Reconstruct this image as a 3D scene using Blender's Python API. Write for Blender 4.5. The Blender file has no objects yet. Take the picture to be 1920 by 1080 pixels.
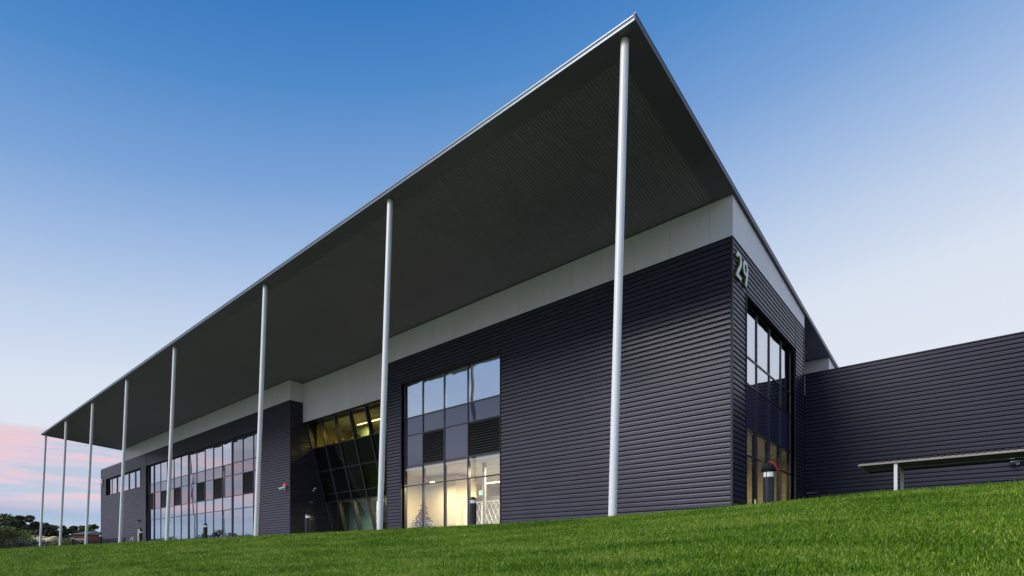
import bpy, math, random
import numpy as np
from mathutils import Vector, Matrix
R = math.radians
random.seed(7); rng = np.random.default_rng(11)
scn = bpy.context.scene
col = scn.collection

# ------------------------------------------------------------------ camera
cam_d = bpy.data.cameras.new('camera'); cam = bpy.data.objects.new('camera', cam_d); col.objects.link(cam)
cam_d.sensor_width = 36; cam_d.lens = 19.335; cam_d.shift_y = 0.2629
cam_d.clip_start = 0.05; cam_d.clip_end = 6000
cam.location = (7.004, -20.8, 0.0); cam.rotation_euler = (R(90), 0, R(40.43))
scn.camera = cam

# ------------------------------------------------------------------ sky and sun
SUN_AZ = (-0.37, -0.929); SUN_EL = 38.0
world = bpy.data.worlds.new('World'); scn.world = world; world.use_nodes = True
nt = world.node_tree; nt.nodes.clear()
def N(tree, kind, **kw):
    n = tree.nodes.new(kind)
    for k, v in kw.items():
        if k.startswith('i_'):
            key = k[2:]; key = int(key) if key.isdigit() else key.replace('_', ' ')
            n.inputs[key].default_value = v
        else: setattr(n, k, v)
    return n
def s2l(c):
    return tuple(((v/255)/12.92 if v/255 <= .04045 else ((v/255+.055)/1.055)**2.4) for v in c) + (1,)
def ramp(tree, stops, interp='LINEAR'):
    r = tree.nodes.new('ShaderNodeValToRGB'); r.color_ramp.interpolation = interp
    e = r.color_ramp.elements
    while len(e) < len(stops): e.new(.5)
    for i, (p, c) in enumerate(stops): e[i].position = p; e[i].color = c if len(c) == 4 else tuple(c)+(1,)
    return r
def g(v): return (v, v, v, 1)
L = nt.links
tc = N(nt, 'ShaderNodeTexCoord'); sep = N(nt, 'ShaderNodeSeparateXYZ'); L.new(tc.outputs['Generated'], sep.inputs[0])
# the sky is paler towards the side where the sun has gone down (to the right, behind the building)
dot = N(nt, 'ShaderNodeVectorMath', operation='DOT_PRODUCT'); L.new(tc.outputs['Generated'], dot.inputs[0]); dot.inputs[1].default_value = (0.45, 0.89, 0)
sh = N(nt, 'ShaderNodeMath', operation='MULTIPLY_ADD'); L.new(dot.outputs['Value'], sh.inputs[0]); sh.inputs[1].default_value = -0.14; L.new(sep.outputs['Z'], sh.inputs[2])
grad = ramp(nt, [(0.0, s2l((222,230,242))), (0.16, s2l((228,234,244))), (0.28, s2l((220,229,243))), (0.37, s2l((194,211,237))),
                 (0.45, s2l((162,190,230))), (0.53, s2l((124,165,218))), (0.62, s2l((82,140,204))), (0.70, s2l((50,117,191))), (1.0, s2l((30,82,152)))])
L.new(sh.outputs[0], grad.inputs[0])
# cloud streaks low over the horizon
mp = N(nt, 'ShaderNodeMapping'); mp.inputs['Scale'].default_value = (1.5, 1.5, 13); L.new(tc.outputs['Generated'], mp.inputs[0])
ns = N(nt, 'ShaderNodeTexNoise', i_Scale=3.4, i_Detail=8, i_Roughness=.6, i_Distortion=.6); L.new(mp.outputs[0], ns.inputs[0])
n1 = ramp(nt, [(.43, g(0)), (.62, g(1))]); L.new(ns.outputs[0], n1.inputs[0])
mp2 = N(nt, 'ShaderNodeMapping'); mp2.inputs['Scale'].default_value = (1, 1, 14); mp2.inputs['Location'].default_value = (5, 2, 3); L.new(tc.outputs['Generated'], mp2.inputs[0])
ns2 = N(nt, 'ShaderNodeTexNoise', i_Scale=1.6, i_Detail=5, i_Roughness=.5); L.new(mp2.outputs[0], ns2.inputs[0])
n2 = ramp(nt, [(.40, g(0)), (.64, g(1))]); L.new(ns2.outputs[0], n2.inputs[0])
band = ramp(nt, [(0.0, g(0)), (.055, g(.05)), (.085, g(.85)), (.15, g(.9)), (.172, g(.75)), (.18, g(0))], 'EASE'); L.new(sep.outputs['Z'], band.inputs[0])
band0 = ramp(nt, [(0.0, g(1)), (.07, g(1)), (.165, g(.55)), (.18, g(0))], 'EASE'); L.new(sep.outputs['Z'], band0.inputs[0])
pk = ramp(nt, [(.0, s2l((190,202,224))), (.35, s2l((210,206,224))), (.65, s2l((232,206,220))), (1.0, s2l((243,204,210)))]); L.new(n1.outputs[0], pk.inputs[0])
bl = ramp(nt, [(.0, s2l((156,180,212))), (.6, s2l((176,196,222))), (1.0, s2l((206,218,234)))]); L.new(n2.outputs[0], bl.inputs[0])
mixb = N(nt, 'ShaderNodeMix', data_type='RGBA'); L.new(band0.outputs[0], mixb.inputs[0]); L.new(grad.outputs[0], mixb.inputs[6]); L.new(bl.outputs[0], mixb.inputs[7])
mixp = N(nt, 'ShaderNodeMix', data_type='RGBA'); L.new(band.outputs[0], mixp.inputs[0]); L.new(mixb.outputs[2], mixp.inputs[6]); L.new(pk.outputs[0], mixp.inputs[7])
# a physical sky adds its own share
nish = N(nt, 'ShaderNodeTexSky', sky_type='NISHITA'); nish.sun_disc = False; nish.sun_elevation = R(SUN_EL); nish.sun_rotation = math.atan2(SUN_AZ[0], SUN_AZ[1])
bg1 = N(nt, 'ShaderNodeBackground', i_Strength=.96); L.new(mixp.outputs[2], bg1.inputs[0])
bg2 = N(nt, 'ShaderNodeBackground', i_Strength=.004); L.new(nish.outputs[0], bg2.inputs[0])
ad = N(nt, 'ShaderNodeAddShader'); L.new(bg1.outputs[0], ad.inputs[0]); L.new(bg2.outputs[0], ad.inputs[1])
wo = N(nt, 'ShaderNodeOutputWorld'); L.new(ad.outputs[0], wo.inputs[0])

sd = bpy.data.lights.new('sun', 'SUN'); sd.energy = 2.7; sd.angle = R(26); sd.color = (1, .965, .95)
so = bpy.data.objects.new('sun', sd); col.objects.link(so)
dv = Vector((SUN_AZ[0]*math.cos(R(SUN_EL)), SUN_AZ[1]*math.cos(R(SUN_EL)), math.sin(R(SUN_EL))))
so.rotation_euler = dv.to_track_quat('Z', 'Y').to_euler(); so.location = (0, -40, 30)

vs = scn.view_settings; vs.view_transform = 'Standard'; vs.look = 'None'; vs.gamma = 1; vs.use_curve_mapping = False; vs.exposure = 0.0
scn.render.engine = 'CYCLES'; scn.cycles.max_bounces = 8; scn.cycles.transparent_max_bounces = 16

# ------------------------------------------------------------------ materials
def mat(name, color, rough=.5, metal=0, spec=.5, noise=None, bump=None, emit=None, rnd=0, coat=0):
    m = bpy.data.materials.new(name); m.use_nodes = True; t = m.node_tree
    b = t.nodes['Principled BSDF']
    b.inputs['Roughness'].default_value = rough; b.inputs['Metallic'].default_value = metal
    b.inputs['Specular IOR Level'].default_value = spec; b.inputs['Coat Weight'].default_value = coat; b.inputs['Coat Roughness'].default_value = .14
    c = tuple(color)+(1,); b.inputs['Base Color'].default_value = c
    tco = N(t, 'ShaderNodeTexCoord')
    out = None
    if noise:
        sc, amt, stretch = noise
        mpn = N(t, 'ShaderNodeMapping'); mpn.inputs['Scale'].default_value = stretch; t.links.new(tco.outputs['Object'], mpn.inputs[0])
        gi = N(t, 'ShaderNodeNewGeometry'); t.links.new(gi.outputs['Position'], mpn.inputs[0])
        nn = N(t, 'ShaderNodeTexNoise', i_Scale=sc, i_Detail=6, i_Roughness=.6); t.links.new(mpn.outputs[0], nn.inputs[0])
        lo = tuple(v*(1-amt) for v in color)+(1,); hi = tuple(min(1, v*(1+amt)) for v in color)+(1,)
        rr = ramp(t, [(.3, lo), (.7, hi)]); t.links.new(nn.outputs[0], rr.inputs[0]); out = rr.outputs[0]
        mr = N(t, 'ShaderNodeMapRange'); mr.inputs[3].default_value = max(.02, rough*.8); mr.inputs[4].default_value = min(1, rough*1.25)
        t.links.new(nn.outputs[0], mr.inputs[0]); t.links.new(mr.outputs[0], b.inputs['Roughness'])
    if rnd:
        oi = N(t, 'ShaderNodeObjectInfo'); mrr = N(t, 'ShaderNodeMapRange'); mrr.inputs[3].default_value = 1-rnd; mrr.inputs[4].default_value = 1+rnd
        t.links.new(oi.outputs['Random'], mrr.inputs[0])
        mu = N(t, 'ShaderNodeMix', data_type='RGBA', blend_type='MULTIPLY'); mu.inputs[0].default_value = 1
        if out: t.links.new(out, mu.inputs[6])
        else: mu.inputs[6].default_value = c
        t.links.new(mrr.outputs[0], mu.inputs[7]); out = mu.outputs[2]
    if out: t.links.new(out, b.inputs['Base Color'])
    if bump:
        sc, st, stretch = bump
        mpb = N(t, 'ShaderNodeMapping'); mpb.inputs['Scale'].default_value = stretch
        gi = N(t, 'ShaderNodeNewGeometry'); t.links.new(gi.outputs['Position'], mpb.inputs[0])
        nb = N(t, 'ShaderNodeTexNoise', i_Scale=sc, i_Detail=3); t.links.new(mpb.outputs[0], nb.inputs[0])
        bu = N(t, 'ShaderNodeBump', i_Strength=1.0, i_Distance=st); t.links.new(nb.outputs[0], bu.inputs['Height']); t.links.new(bu.outputs[0], b.inputs['Normal'])
    if emit:
        b.inputs['Emission Color'].default_value = tuple(emit[0])+(1,); b.inputs['Emission Strength'].default_value = emit[1]
    return m
def glass(name, tint, refl, wav, back=None):
    m = bpy.data.materials.new(name); m.use_nodes = True; t = m.node_tree; t.nodes.clear()
    gi = N(t, 'ShaderNodeNewGeometry')
    mpn = N(t, 'ShaderNodeMapping'); mpn.inputs['Scale'].default_value = (1, 1, .55); t.links.new(gi.outputs['Position'], mpn.inputs[0])
    nn = N(t, 'ShaderNodeTexNoise', i_Scale=.8, i_Detail=1.0, i_Distortion=.3); t.links.new(mpn.outputs[0], nn.inputs[0])
    bu = N(t, 'ShaderNodeBump', i_Strength=1, i_Distance=wav); t.links.new(nn.outputs[0], bu.inputs['Height'])
    dt = N(t, 'ShaderNodeVectorMath', operation='DOT_PRODUCT'); t.links.new(bu.outputs[0], dt.inputs[0]); t.links.new(gi.outputs['Incoming'], dt.inputs[1])
    ab = N(t, 'ShaderNodeMath', operation='ABSOLUTE'); t.links.new(dt.outputs['Value'], ab.inputs[0])
    iv = N(t, 'ShaderNodeMath', operation='SUBTRACT', use_clamp=True); iv.inputs[0].default_value = 1; t.links.new(ab.outputs[0], iv.inputs[1])
    lw = N(t, 'ShaderNodeMath', operation='POWER'); t.links.new(iv.outputs[0], lw.inputs[0]); lw.inputs[1].default_value = 4.5
    ma = N(t, 'ShaderNodeMath', operation='MULTIPLY_ADD', use_clamp=True); t.links.new(lw.outputs[0], ma.inputs[0]); ma.inputs[1].default_value = 1-refl; ma.inputs[2].default_value = refl
    gl = N(t, 'ShaderNodeBsdfGlossy'); gl.inputs['Roughness'].default_value = .02; gl.inputs['Color'].default_value = (.93, .95, 1, 1); t.links.new(bu.outputs[0], gl.inputs['Normal'])
    if back is None: tr = N(t, 'ShaderNodeBsdfTransparent'); tr.inputs[0].default_value = tuple(tint)+(1,)
    else: tr = N(t, 'ShaderNodeBsdfDiffuse'); tr.inputs[0].default_value = tuple(back)+(1,)
    mx = N(t, 'ShaderNodeMixShader'); t.links.new(ma.outputs[0], mx.inputs[0]); t.links.new(tr.outputs[0], mx.inputs[1]); t.links.new(gl.outputs[0], mx.inputs[2])
    o = N(t, 'ShaderNodeOutputMaterial'); t.links.new(mx.outputs[0], o.inputs[0])
    return m
M = {}
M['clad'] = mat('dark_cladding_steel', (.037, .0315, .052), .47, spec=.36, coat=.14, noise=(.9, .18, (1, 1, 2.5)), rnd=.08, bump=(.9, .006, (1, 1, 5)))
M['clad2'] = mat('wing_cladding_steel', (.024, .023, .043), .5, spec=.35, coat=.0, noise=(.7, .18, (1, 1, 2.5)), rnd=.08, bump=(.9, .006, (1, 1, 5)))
M['trim'] = mat('dark_trim_steel', (.030, .028, .040), .5, spec=.35, noise=(2, .1, (1, 1, 1)))
M['backing'] = mat('wall_backing', (.02, .02, .024), .7, noise=(1, .2, (1, 1, 1)))
M['white'] = mat('pale_panel_paint', (.86, .805, .815), .42, noise=(.8, .035, (1.5, 1.5, .5)), rnd=.025)
M['colpaint'] = mat('column_white_paint', (.88, .87, .85), .35, noise=(1.2, .05, (1, 1, .4)), bump=(40, .0006, (1, 1, 1)))
M['soffit'] = mat('soffit_steel', (.222, .202, .240), .45, noise=(.5, .08, (1, 1, 1)))
M['soffittrim'] = mat('soffit_trim_steel', (.125, .115, .140), .42, noise=(1, .08, (1, 1, 1)))
M['gutter'] = mat('gutter_steel', (.26, .31, .36), .35, metal=.2, noise=(1, .05, (1, 1, 1)))
M['rooft'] = mat('roof_sheet', (.30, .31, .32), .4, noise=(.6, .12, (1, 1, 1)))
M['frame'] = mat('window_frame_aluminium', (.040, .036, .048), .32, spec=.6, noise=(3, .1, (1, 1, 1)))
M['louver'] = mat('black_louver', (.012, .012, .013), .45)
M['glass_top'] = glass('reflective_glass', (.8, .84, .85), .52, .012)
M['glass_low'] = glass('clear_lower_glass', (.90, .90, .84), .13, .010)
M['glass_mid'] = glass('tinted_glass', (.9, .88, .78), .14, .012)
M['glass_far'] = glass('far_reflective_glass', (.4, .42, .45), .62, .005)
M['spandrel'] = glass('spandrel_glass', None, .13, .012, back=(.045, .038, .075))
M['spandrel_far'] = glass('spandrel_glass_far', None, .30, .010, back=(.06, .045, .07))
M['cream'] = mat('cream_plaster', (.76, .68, .48), .8, noise=(.8, .04, (1, 1, 1)))
M['ochre'] = mat('ochre_plaster', (.62, .50, .13), .8, noise=(.8, .12, (1, 1, 1)))
M['teal'] = mat('pale_teal_wall', (.42, .55, .50), .6, noise=(.8, .08, (1, 1, 1)))
M['grey'] = mat('grey_interior', (.40, .41, .43), .8, noise=(.8, .06, (1, 1, 1)))
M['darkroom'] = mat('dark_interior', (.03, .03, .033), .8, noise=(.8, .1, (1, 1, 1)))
M['ceil'] = mat('ceiling_tile', (.75, .75, .76), .8, noise=(2, .03, (1, 1, 1)))
M['carpet'] = mat('carpet', (.16, .15, .16), .9, noise=(6, .2, (1, 1, 1)))
M['lamp'] = mat('lit_lamp_diffuser', (.9, .9, .85), .5, emit=((1, .86, .55), 9))
M['whitepl'] = mat('white_plastic', (.80, .80, .82), .35, noise=(9, .03, (1, 1, 1)))
M['black'] = mat('black_powdercoat', (.014, .015, .022), .38, noise=(6, .15, (1, 1, 1)))
M['galv'] = mat('galvanised_steel', (.50, .50, .47), .45, metal=.4, noise=(5, .15, (1, 1, 1)))
M['red'] = mat('red_cloth', (.55, .01, .03), .6, noise=(20, .2, (1, 1, 1)))
M['numface'] = mat('number_white_face', (.90, .92, .90), .4, noise=(4, .03, (1, 1, 1)))
M['numside'] = mat('number_green_return', (.20, .30, .03), .5, noise=(4, .1, (1, 1, 1)))
M['concrete'] = mat('concrete_paving', (.32, .31, .29), .85, noise=(.7, .15, (1, 1, 1)), bump=(9, .004, (1, 1, 1)))
M['bark'] = mat('bark', (.13, .10, .075), .9, noise=(3, .35, (1, 1, .3)))
M['bark_orange'] = mat('orange_bark', (.42, .17, .08), .85, noise=(3, .3, (1, 1, .3)))
M['tile'] = mat('tan_roof_tiles', (.85, .62, .30), .8, noise=(3, .25, (1, 1, 1)))
M['brick'] = mat('red_brick', (.34, .09, .05), .85, noise=(3, .25, (1, 1, 3)))
M['slate'] = mat('grey_green_roof', (.12, .145, .13), .7, noise=(2, .2, (1, 1, 1)))
M['render'] = mat('house_render', (.42, .36, .27), .85, noise=(1, .1, (1, 1, 1)))

def leafmat(name, c1, c2):
    m = bpy.data.materials.new(name); m.use_nodes = True; t = m.node_tree; b = t.nodes['Principled BSDF']
    gi = N(t, 'ShaderNodeNewGeometry'); nn = N(t, 'ShaderNodeTexNoise', i_Scale=1.1, i_Detail=3); t.links.new(gi.outputs['Position'], nn.inputs[0])
    wn = N(t, 'ShaderNodeMath', operation='ADD'); t.links.new(nn.outputs[0], wn.inputs[0])
    mu = N(t, 'ShaderNodeMath', operation='MULTIPLY_ADD'); t.links.new(gi.outputs['Random Per Island'], mu.inputs[0]); mu.inputs[1].default_value = .5; mu.inputs[2].default_value = -.25
    t.links.new(mu.outputs[0], wn.inputs[1])
    r = ramp(t, [(.3, c1), (.7, c2)]); t.links.new(wn.outputs[0], r.inputs[0]); t.links.new(r.outputs[0], b.inputs['Base Color'])
    b.inputs['Roughness'].default_value = .6; b.inputs['Subsurface Weight'].default_value = 0
    return m
M['leaf_dark'] = leafmat('dark_gum_leaves', (.020, .030, .014), (.085, .10, .042))
M['leaf_mid'] = leafmat('gum_leaves', (.045, .065, .02), (.17, .19, .06))
M['leaf_light'] = leafmat('light_shrub_leaves', (.07, .11, .02), (.24, .27, .05))
M['leaf_xmas'] = leafmat('christmas_tree_needles', (.05, .045, .05), (.14, .12, .14))

# ------------------------------------------------------------------ mesh helpers
WL = {}
def wl(o): return WL.get(o.name, Vector((0, 0, 0)))
def tag(o, label=None, cat=None, group=None, kind=None):
    if label: o['label'] = label
    if cat: o['category'] = cat
    if group: o['group'] = group
    if kind: o['kind'] = kind
    return o
def link(o, parent=None, at=Vector((0, 0, 0))):
    col.objects.link(o); at = Vector(at)
    if parent is not None: o.parent = parent; o.location = at-wl(parent)
    else: o.location = at
    WL[o.name] = at
    return o
def empty(name, loc, label, cat, group=None):
    return tag(link(bpy.data.objects.new(name, None), None, loc), label, cat, group)
class MB:
    def __init__(s): s.v = []; s.f = []; s.m = []
    def poly(s, pts, mi=0):
        n = len(s.v); s.v += [tuple(p) for p in pts]; s.f.append(tuple(range(n, n+len(pts)))); s.m.append(mi)
    def hexa(s, c, mi=0):            # 8 corners: bottom ring 0-3, top ring 4-7
        n = len(s.v); s.v += [tuple(p) for p in c]
        for q in ((3,2,1,0), (4,5,6,7), (0,1,5,4), (1,2,6,5), (2,3,7,6), (3,0,4,7)): s.f.append(tuple(n+i for i in q)); s.m.append(mi)
    def box(s, x0, x1, y0, y1, z0, z1, mi=0):
        s.hexa([(x0,y0,z0),(x1,y0,z0),(x1,y1,z0),(x0,y1,z0),(x0,y0,z1),(x1,y0,z1),(x1,y1,z1),(x0,y1,z1)], mi)
    def prism(s, pts, vec, mi=0, side_mi=None):       # polygon extruded by vec
        n = len(s.v); k = len(pts); vec = Vector(vec)
        s.v += [tuple(p) for p in pts]+[tuple(Vector(p)+vec) for p in pts]
        s.f.append(tuple(range(n, n+k))[::-1]); s.m.append(mi); s.f.append(tuple(range(n+k, n+2*k))); s.m.append(mi)
        for i in range(k):
            j = (i+1) % k; s.f.append((n+i, n+j, n+k+j, n+k+i)); s.m.append(mi if side_mi is None else side_mi)
    def tube(s, p0, p1, r0, r1=None, n=10, mi=0, cap=True):
        r1 = r0 if r1 is None else r1; p0 = Vector(p0); p1 = Vector(p1); d = (p1-p0).normalized()
        a = d.orthogonal().normalized(); b = d.cross(a); k = len(s.v)
        for p, r in ((p0, r0), (p1, r1)):
            for i in range(n):
                t = 2*math.pi*i/n; s.v.append(tuple(p+a*(r*math.cos(t))+b*(r*math.sin(t))))
        for i in range(n):
            j = (i+1) % n; s.f.append((k+i, k+j, k+n+j, k+n+i)); s.m.append(mi)
        if cap: s.f.append(tuple(range(k, k+n))[::-1]); s.m.append(mi); s.f.append(tuple(range(k+n, k+2*n))); s.m.append(mi)
    def lathe(s, prof, c=(0, 0, 0), n=24, mi=0):       # (r, z) profile
        k = len(s.v); c = Vector(c)
        for r, z in prof:
            for i in range(n): t = 2*math.pi*i/n; s.v.append((c.x+r*math.cos(t), c.y+r*math.sin(t), c.z+z))
        for q in range(len(prof)-1):
            for i in range(n):
                j = (i+1) % n; s.f.append((k+q*n+i, k+q*n+j, k+(q+1)*n+j, k+(q+1)*n+i)); s.m.append(mi)
        s.f.append(tuple(range(k, k+n))[::-1]); s.m.append(mi); e = k+(len(prof)-1)*n; s.f.append(tuple(range(e, e+n))); s.m.append(mi)
    def build(s, name, mats, parent=None, smooth=False, at=None, kind=None):
        if not isinstance(mats, (list, tuple)): mats = [mats]
        v = np.array(s.v, dtype=float)
        if at is None:
            lo = v.min(0); hi = v.max(0); at = Vector(((lo[0]+hi[0])/2, (lo[1]+hi[1])/2, lo[2]))
        at = Vector(at); v = v-np.array(at)
        me = bpy.data.meshes.new(name); me.from_pydata(v.tolist(), [], s.f)
        for m in mats: me.materials.append(m)
        me.polygons.foreach_set('material_index', s.m)
        if smooth is True: me.polygons.foreach_set('use_smooth', [True]*len(s.f))
        me.update()
        if smooth == 'auto': me.shade_smooth() if hasattr(me, 'shade_smooth') else None; me.set_sharp_from_angle(angle=R(35))
        o = bpy.data.objects.new(name, me); link(o, parent, at)
        if kind: o['kind'] = kind
        return o
def bevel(o, w, seg=2):
    b = o.modifiers.new('bevel', 'BEVEL'); b.width = w; b.segments = seg; b.limit_method = 'ANGLE'; b.angle_limit = R(40)
    return o

# ------------------------------------------------------------------ the ground
XC = np.array([-3000, -105, -76, -48, -26, -15, -8, -3, -.5, 2.6, 4.1, 5.4, 7.5, 12, 30, 3000], float)
ZC = np.array([1.12, 1.12, 1.02, .99, .97, .98, .96, .97, .99, 1.07, 1.12, 1.18, 1.2, 1.2, 1.2, 1.2], float)
def lawn_z(x, y):
    x = np.asarray(x, float); y = np.asarray(y, float)
    c = np.interp(x, XC, ZC)
    t = -8.7-y
    sl = c-0.150*t-.0011*np.clip(t, 0, 40)**2*.6
    k = .12; a = c; b = sl
    h = np.clip(.5+.5*(b-a)/k, 0, 1); z = b*(1-h)+a*h-k*h*(1-h)      # smooth minimum
    z = np.maximum(z, -3.2)
    und = .022*np.sin(x*.9+y*.35)*np.sin(y*.8+1.3)+.012*np.sin(x*2.3+1)*np.cos(y*1.9)
    fade = np.clip((-8.4-y)/3, 0, 1)*np.clip((60-np.abs(x))/40, 0, 1)
    z = z+und*fade
    z = np.where(y > -7.2, z-.03*np.clip((y+7.2)/1.5, 0, 1), z)
    return z
def axis(segs):
    out = []
    for a, b, n in segs: out += list(np.linspace(a, b, n, endpoint=False))
    return np.array(out+[segs[-1][1]])
xs = axis([(-3000, -300, 8), (-300, -120, 12), (-120, -40, 60), (-40, 20, 150), (20, 120, 20), (120, 3000, 8)])
ys = axis([(-3000, -200, 6), (-200, -45, 12), (-45, -22, 14), (-22, -4, 80), (-4, 30, 10), (30, 3000, 12)])
XX, YY = np.meshgrid(xs, ys); ZZ = lawn_z(XX, YY)
vv = np.stack([XX.ravel(), YY.ravel(), ZZ.ravel()], 1); nx = len(xs)
ff = [(j*nx+i, j*nx+i+1, (j+1)*nx+i+1, (j+1)*nx+i) for j in range(len(ys)-1) for i in range(nx-1)]
me = bpy.data.meshes.new('ground'); me.from_pydata(vv.tolist(), [], ff); me.polygons.foreach_set('use_smooth', [True]*len(ff))
gm = bpy.data.materials.new('lawn_ground'); gm.use_nodes = True; t = gm.node_tree; b = t.nodes['Principled BSDF']; b.inputs['Roughness'].default_value = .9; b.inputs['Specular IOR Level'].default_value = .15
gi = N(t, 'ShaderNodeNewGeometry')
na = N(t, 'ShaderNodeTexNoise', i_Scale=.35, i_Detail=5, i_Roughness=.6); nb = N(t, 'ShaderNodeTexNoise', i_Scale=26, i_Detail=4, i_Roughness=.7)
mpg = N(t, 'ShaderNodeMapping'); mpg.inputs['Scale'].default_value = (.5, 1.6, 1); t.links.new(gi.outputs['Position'], mpg.inputs[0])
t.links.new(mpg.outputs[0], na.inputs[0]); t.links.new(gi.outputs['Position'], nb.inputs[0])
r1 = ramp(t, [(.32, (.035, .075, .012, 1)), (.55, (.06, .11, .018, 1)), (.72, (.10, .14, .03, 1))]); t.links.new(na.outputs[0], r1.inputs[0])
r2 = ramp(t, [(.3, g(.45)), (.7, g(1.35))]); t.links.new(nb.outputs[0], r2.inputs[0])
mu = N(t, 'ShaderNodeMix', data_type='RGBA', blend_type='MULTIPLY'); mu.inputs[0].default_value = 1; t.links.new(r1.outputs[0], mu.inputs[6]); t.links.new(r2.outputs[0], mu.inputs[7]); t.links.new(mu.outputs[2], b.inputs['Base Color'])
bu = N(t, 'ShaderNodeBump', i_Strength=1, i_Distance=.02); t.links.new(nb.outputs[0], bu.inputs['Height']); t.links.new(bu.outputs[0], b.inputs['Normal'])
me.materials.append(gm); me.update()
tag(link(bpy.data.objects.new('ground', me)), kind='structure')
# paved path between crest and building
pb = MB(); pb.hexa([(-100,-5.6,.7),(26,-5.6,.7),(26,-.03,.7),(-100,-.03,.7),(-100,-5.6,1.02),(26,-5.6,1.02),(26,-.03,1.02),(-100,-.03,1.02)])
tag(pb.build('path', M['concrete']), kind='structure')

# ------------------------------------------------------------------ the main building
GZ = 1.0; ZT = 11.87; SW = 10.83; SL = .08
def soff(y): return 13.43-SL*y
B = empty('main_building', (0, 0, 0), 'large dark clad two storey building under a sloping canopy on white poles', 'building')
BOARD = .2; PROF = [(0, -.045), (.033, -.045), (.033, .000), (.040, .014), (.05, .017), (.15, .010), (.19, .002), (.2, -.004)]
bm_cache = {}
def board_mesh(length, clad):
    k = (round(length, 3), clad)
    if k not in bm_cache:
        v = []; f = []
        for x in (-length/2, length/2):
            for h, d in PROF: v.append((x, -d, h))
        n = len(PROF)
        for i in range(n-1): f.append((i, n+i, n+i+1, i+1))
        # back and ends
        v += [(-length/2, .05, 0), (-length/2, .05, .2), (length/2, .05, 0), (length/2, .05, .2)]
        f += [(2*n, 2*n+1, 2*n+3, 2*n+2), tuple([2*n]+list(range(0, n))+[2*n+1])[::-1], tuple([2*n+2]+list(range(n, 2*n))+[2*n+3])]
        m = bpy.data.meshes.new('cladding_board'); m.from_pydata(v, [], f); m.materials.append(M[clad]); m.update(); bm_cache[k] = m
    return bm_cache[k]
def boards(parent, O, U, length, z0, z1, clad='clad', single=True):
    """O: start point on the wall face, U: +X or +Y; outward is -Y or +X"""
    O = Vector(O); rot = 0 if U == 'x' else math.pi/2
    dirv = Vector((1, 0, 0)) if U == 'x' else Vector((0, 1, 0))
    z = z1; c = O+dirv*(length/2)
    zs = []
    while z > z0+.02: z -= BOARD; zs.append(max(z, z0-.15))
    if single:
        for z in zs:
            o = bpy.data.objects.new('cladding_board', board_mesh(length, clad)); link(o, parent, (c.x, c.y, z)); o.rotation_euler = (0, 0, rot)
    else:
        mb = MB(); base = board_mesh(length, clad); rm = Matrix.Rotation(rot, 4, 'Z')
        for z in zs:
            n = len(mb.v)
            for vt in base.vertices: mb.v.append(tuple(rm @ vt.co+Vector((c.x, c.y, z))))
            for p in base.polygons: mb.f.append(tuple(n+i for i in p.vertices)); mb.m.append(0)
        mb.build('cladding_boards', M[clad], parent, kind='stuff')
# wall backing with openings
def wallbox(x0, x1, y0, y1, z0, z1, name='wall', m='backing', parent=None):
    mb = MB(); mb.box(x0, x1, y0, y1, z0, z1); return mb.build(name, M[m], parent or B)
NX0, NX1, NWL, NWR, WTOP = -20.83, 0, -19.43, -11.5, 10.40
wallbox(NWR, -.06, .052, .25, .6, ZT-.02); wallbox(NX0+.06, NWL, .052, .25, .6, WTOP); wallbox(NX0+.06, NWR-.002, .054, .25, WTOP+.002, ZT-.02)
L0 = -32.76; FL = -84.5; BW0 = -65.8; BW1 = -37.9
wallbox(BW1, L0-.06, .052, .25, .6, ZT-.02); wallbox(BW0, BW1-.002, .054, .25, WTOP+.06, ZT-.02)
wallbox(FL+.06, BW0-.002, .052, .25, .6, 8.25); wallbox(FL+.06, BW0-.002, .054, .25, 10.42, ZT-.02); wallbox(FL+.06, -82.02, .056, .25, 8.252, 10.418); wallbox(-67.86, BW0-.002, .056, .25, 8.252, 10.418)
# boards, near block: each board its own part
boards(B, (NWR+.05, 0, 0), 'x', -.06-NWR-.05, GZ, ZT)
boards(B, (NX0+.05, 0, 0), 'x', NWR-.02-NX0, WTOP+.07, ZT)
boards(B, (NX0+.05, 0, 0), 'x', NWL-.05-NX0-.05, GZ, WTOP+.07)
# left block: boards too small to tell apart, joined
boards(B, (BW1+.05, 0, 0), 'x', L0-.06-BW1-.05, GZ, ZT, single=False)
boards(B, (-53.6, 0, 0), 'x', BW1-(-53.6)-.0, WTOP+.07, ZT, single=False)
boards(B, (BW0+.05, 0, 0), 'x', -53.75-BW0-.05, WTOP+.07, ZT, single=False)
boards(B, (FL+.06, 0, 0), 'x', BW0-.1-FL, 10.47, ZT, single=False)
boards(B, (FL+.06, 0, 0), 'x', BW0-.1-FL-.0, GZ, 8.2, single=False)
boards(B, (FL+.06, 0, 0), 'x', -82.07-FL-.06, 8.2, 10.47, single=False)
boards(B, (-67.8, 0, 0), 'x', BW0-.05+67.8, 8.2, 10.47, single=False)
# side wall
SY0, SY1, STOP = 1.58, 9.07, 10.30
wallbox(-.25, -.052, .26, SY0, .6, ZT-.02); wallbox(-.25, -.052, SY1, SW-.02, .6, ZT-.02); wallbox(-.25, -.054, SY0+.002, SY1-.002, STOP, ZT-.02)
boards(B, (0, .06, 0), 'y', SY0-.05-.06, GZ, ZT)
boards(B, (0, SY0-.0, 0), 'y', SY1-SY0, STOP+.05, ZT)
boards(B, (0, SY1+.05, 0), 'y', SW-.06-SY1-.05, GZ, ZT)
# return wall of the recess (faces right)
wallbox(L0-.25, L0-.052, .26, 6, .6, ZT-.02)
boards(B, (L0, .06, 0), 'y', 5.0, GZ, 11.87, single=False)
wallbox(NX0+.02, NX0+.25, .26, 6, .6, ZT-.02, m='trim'); 
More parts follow.
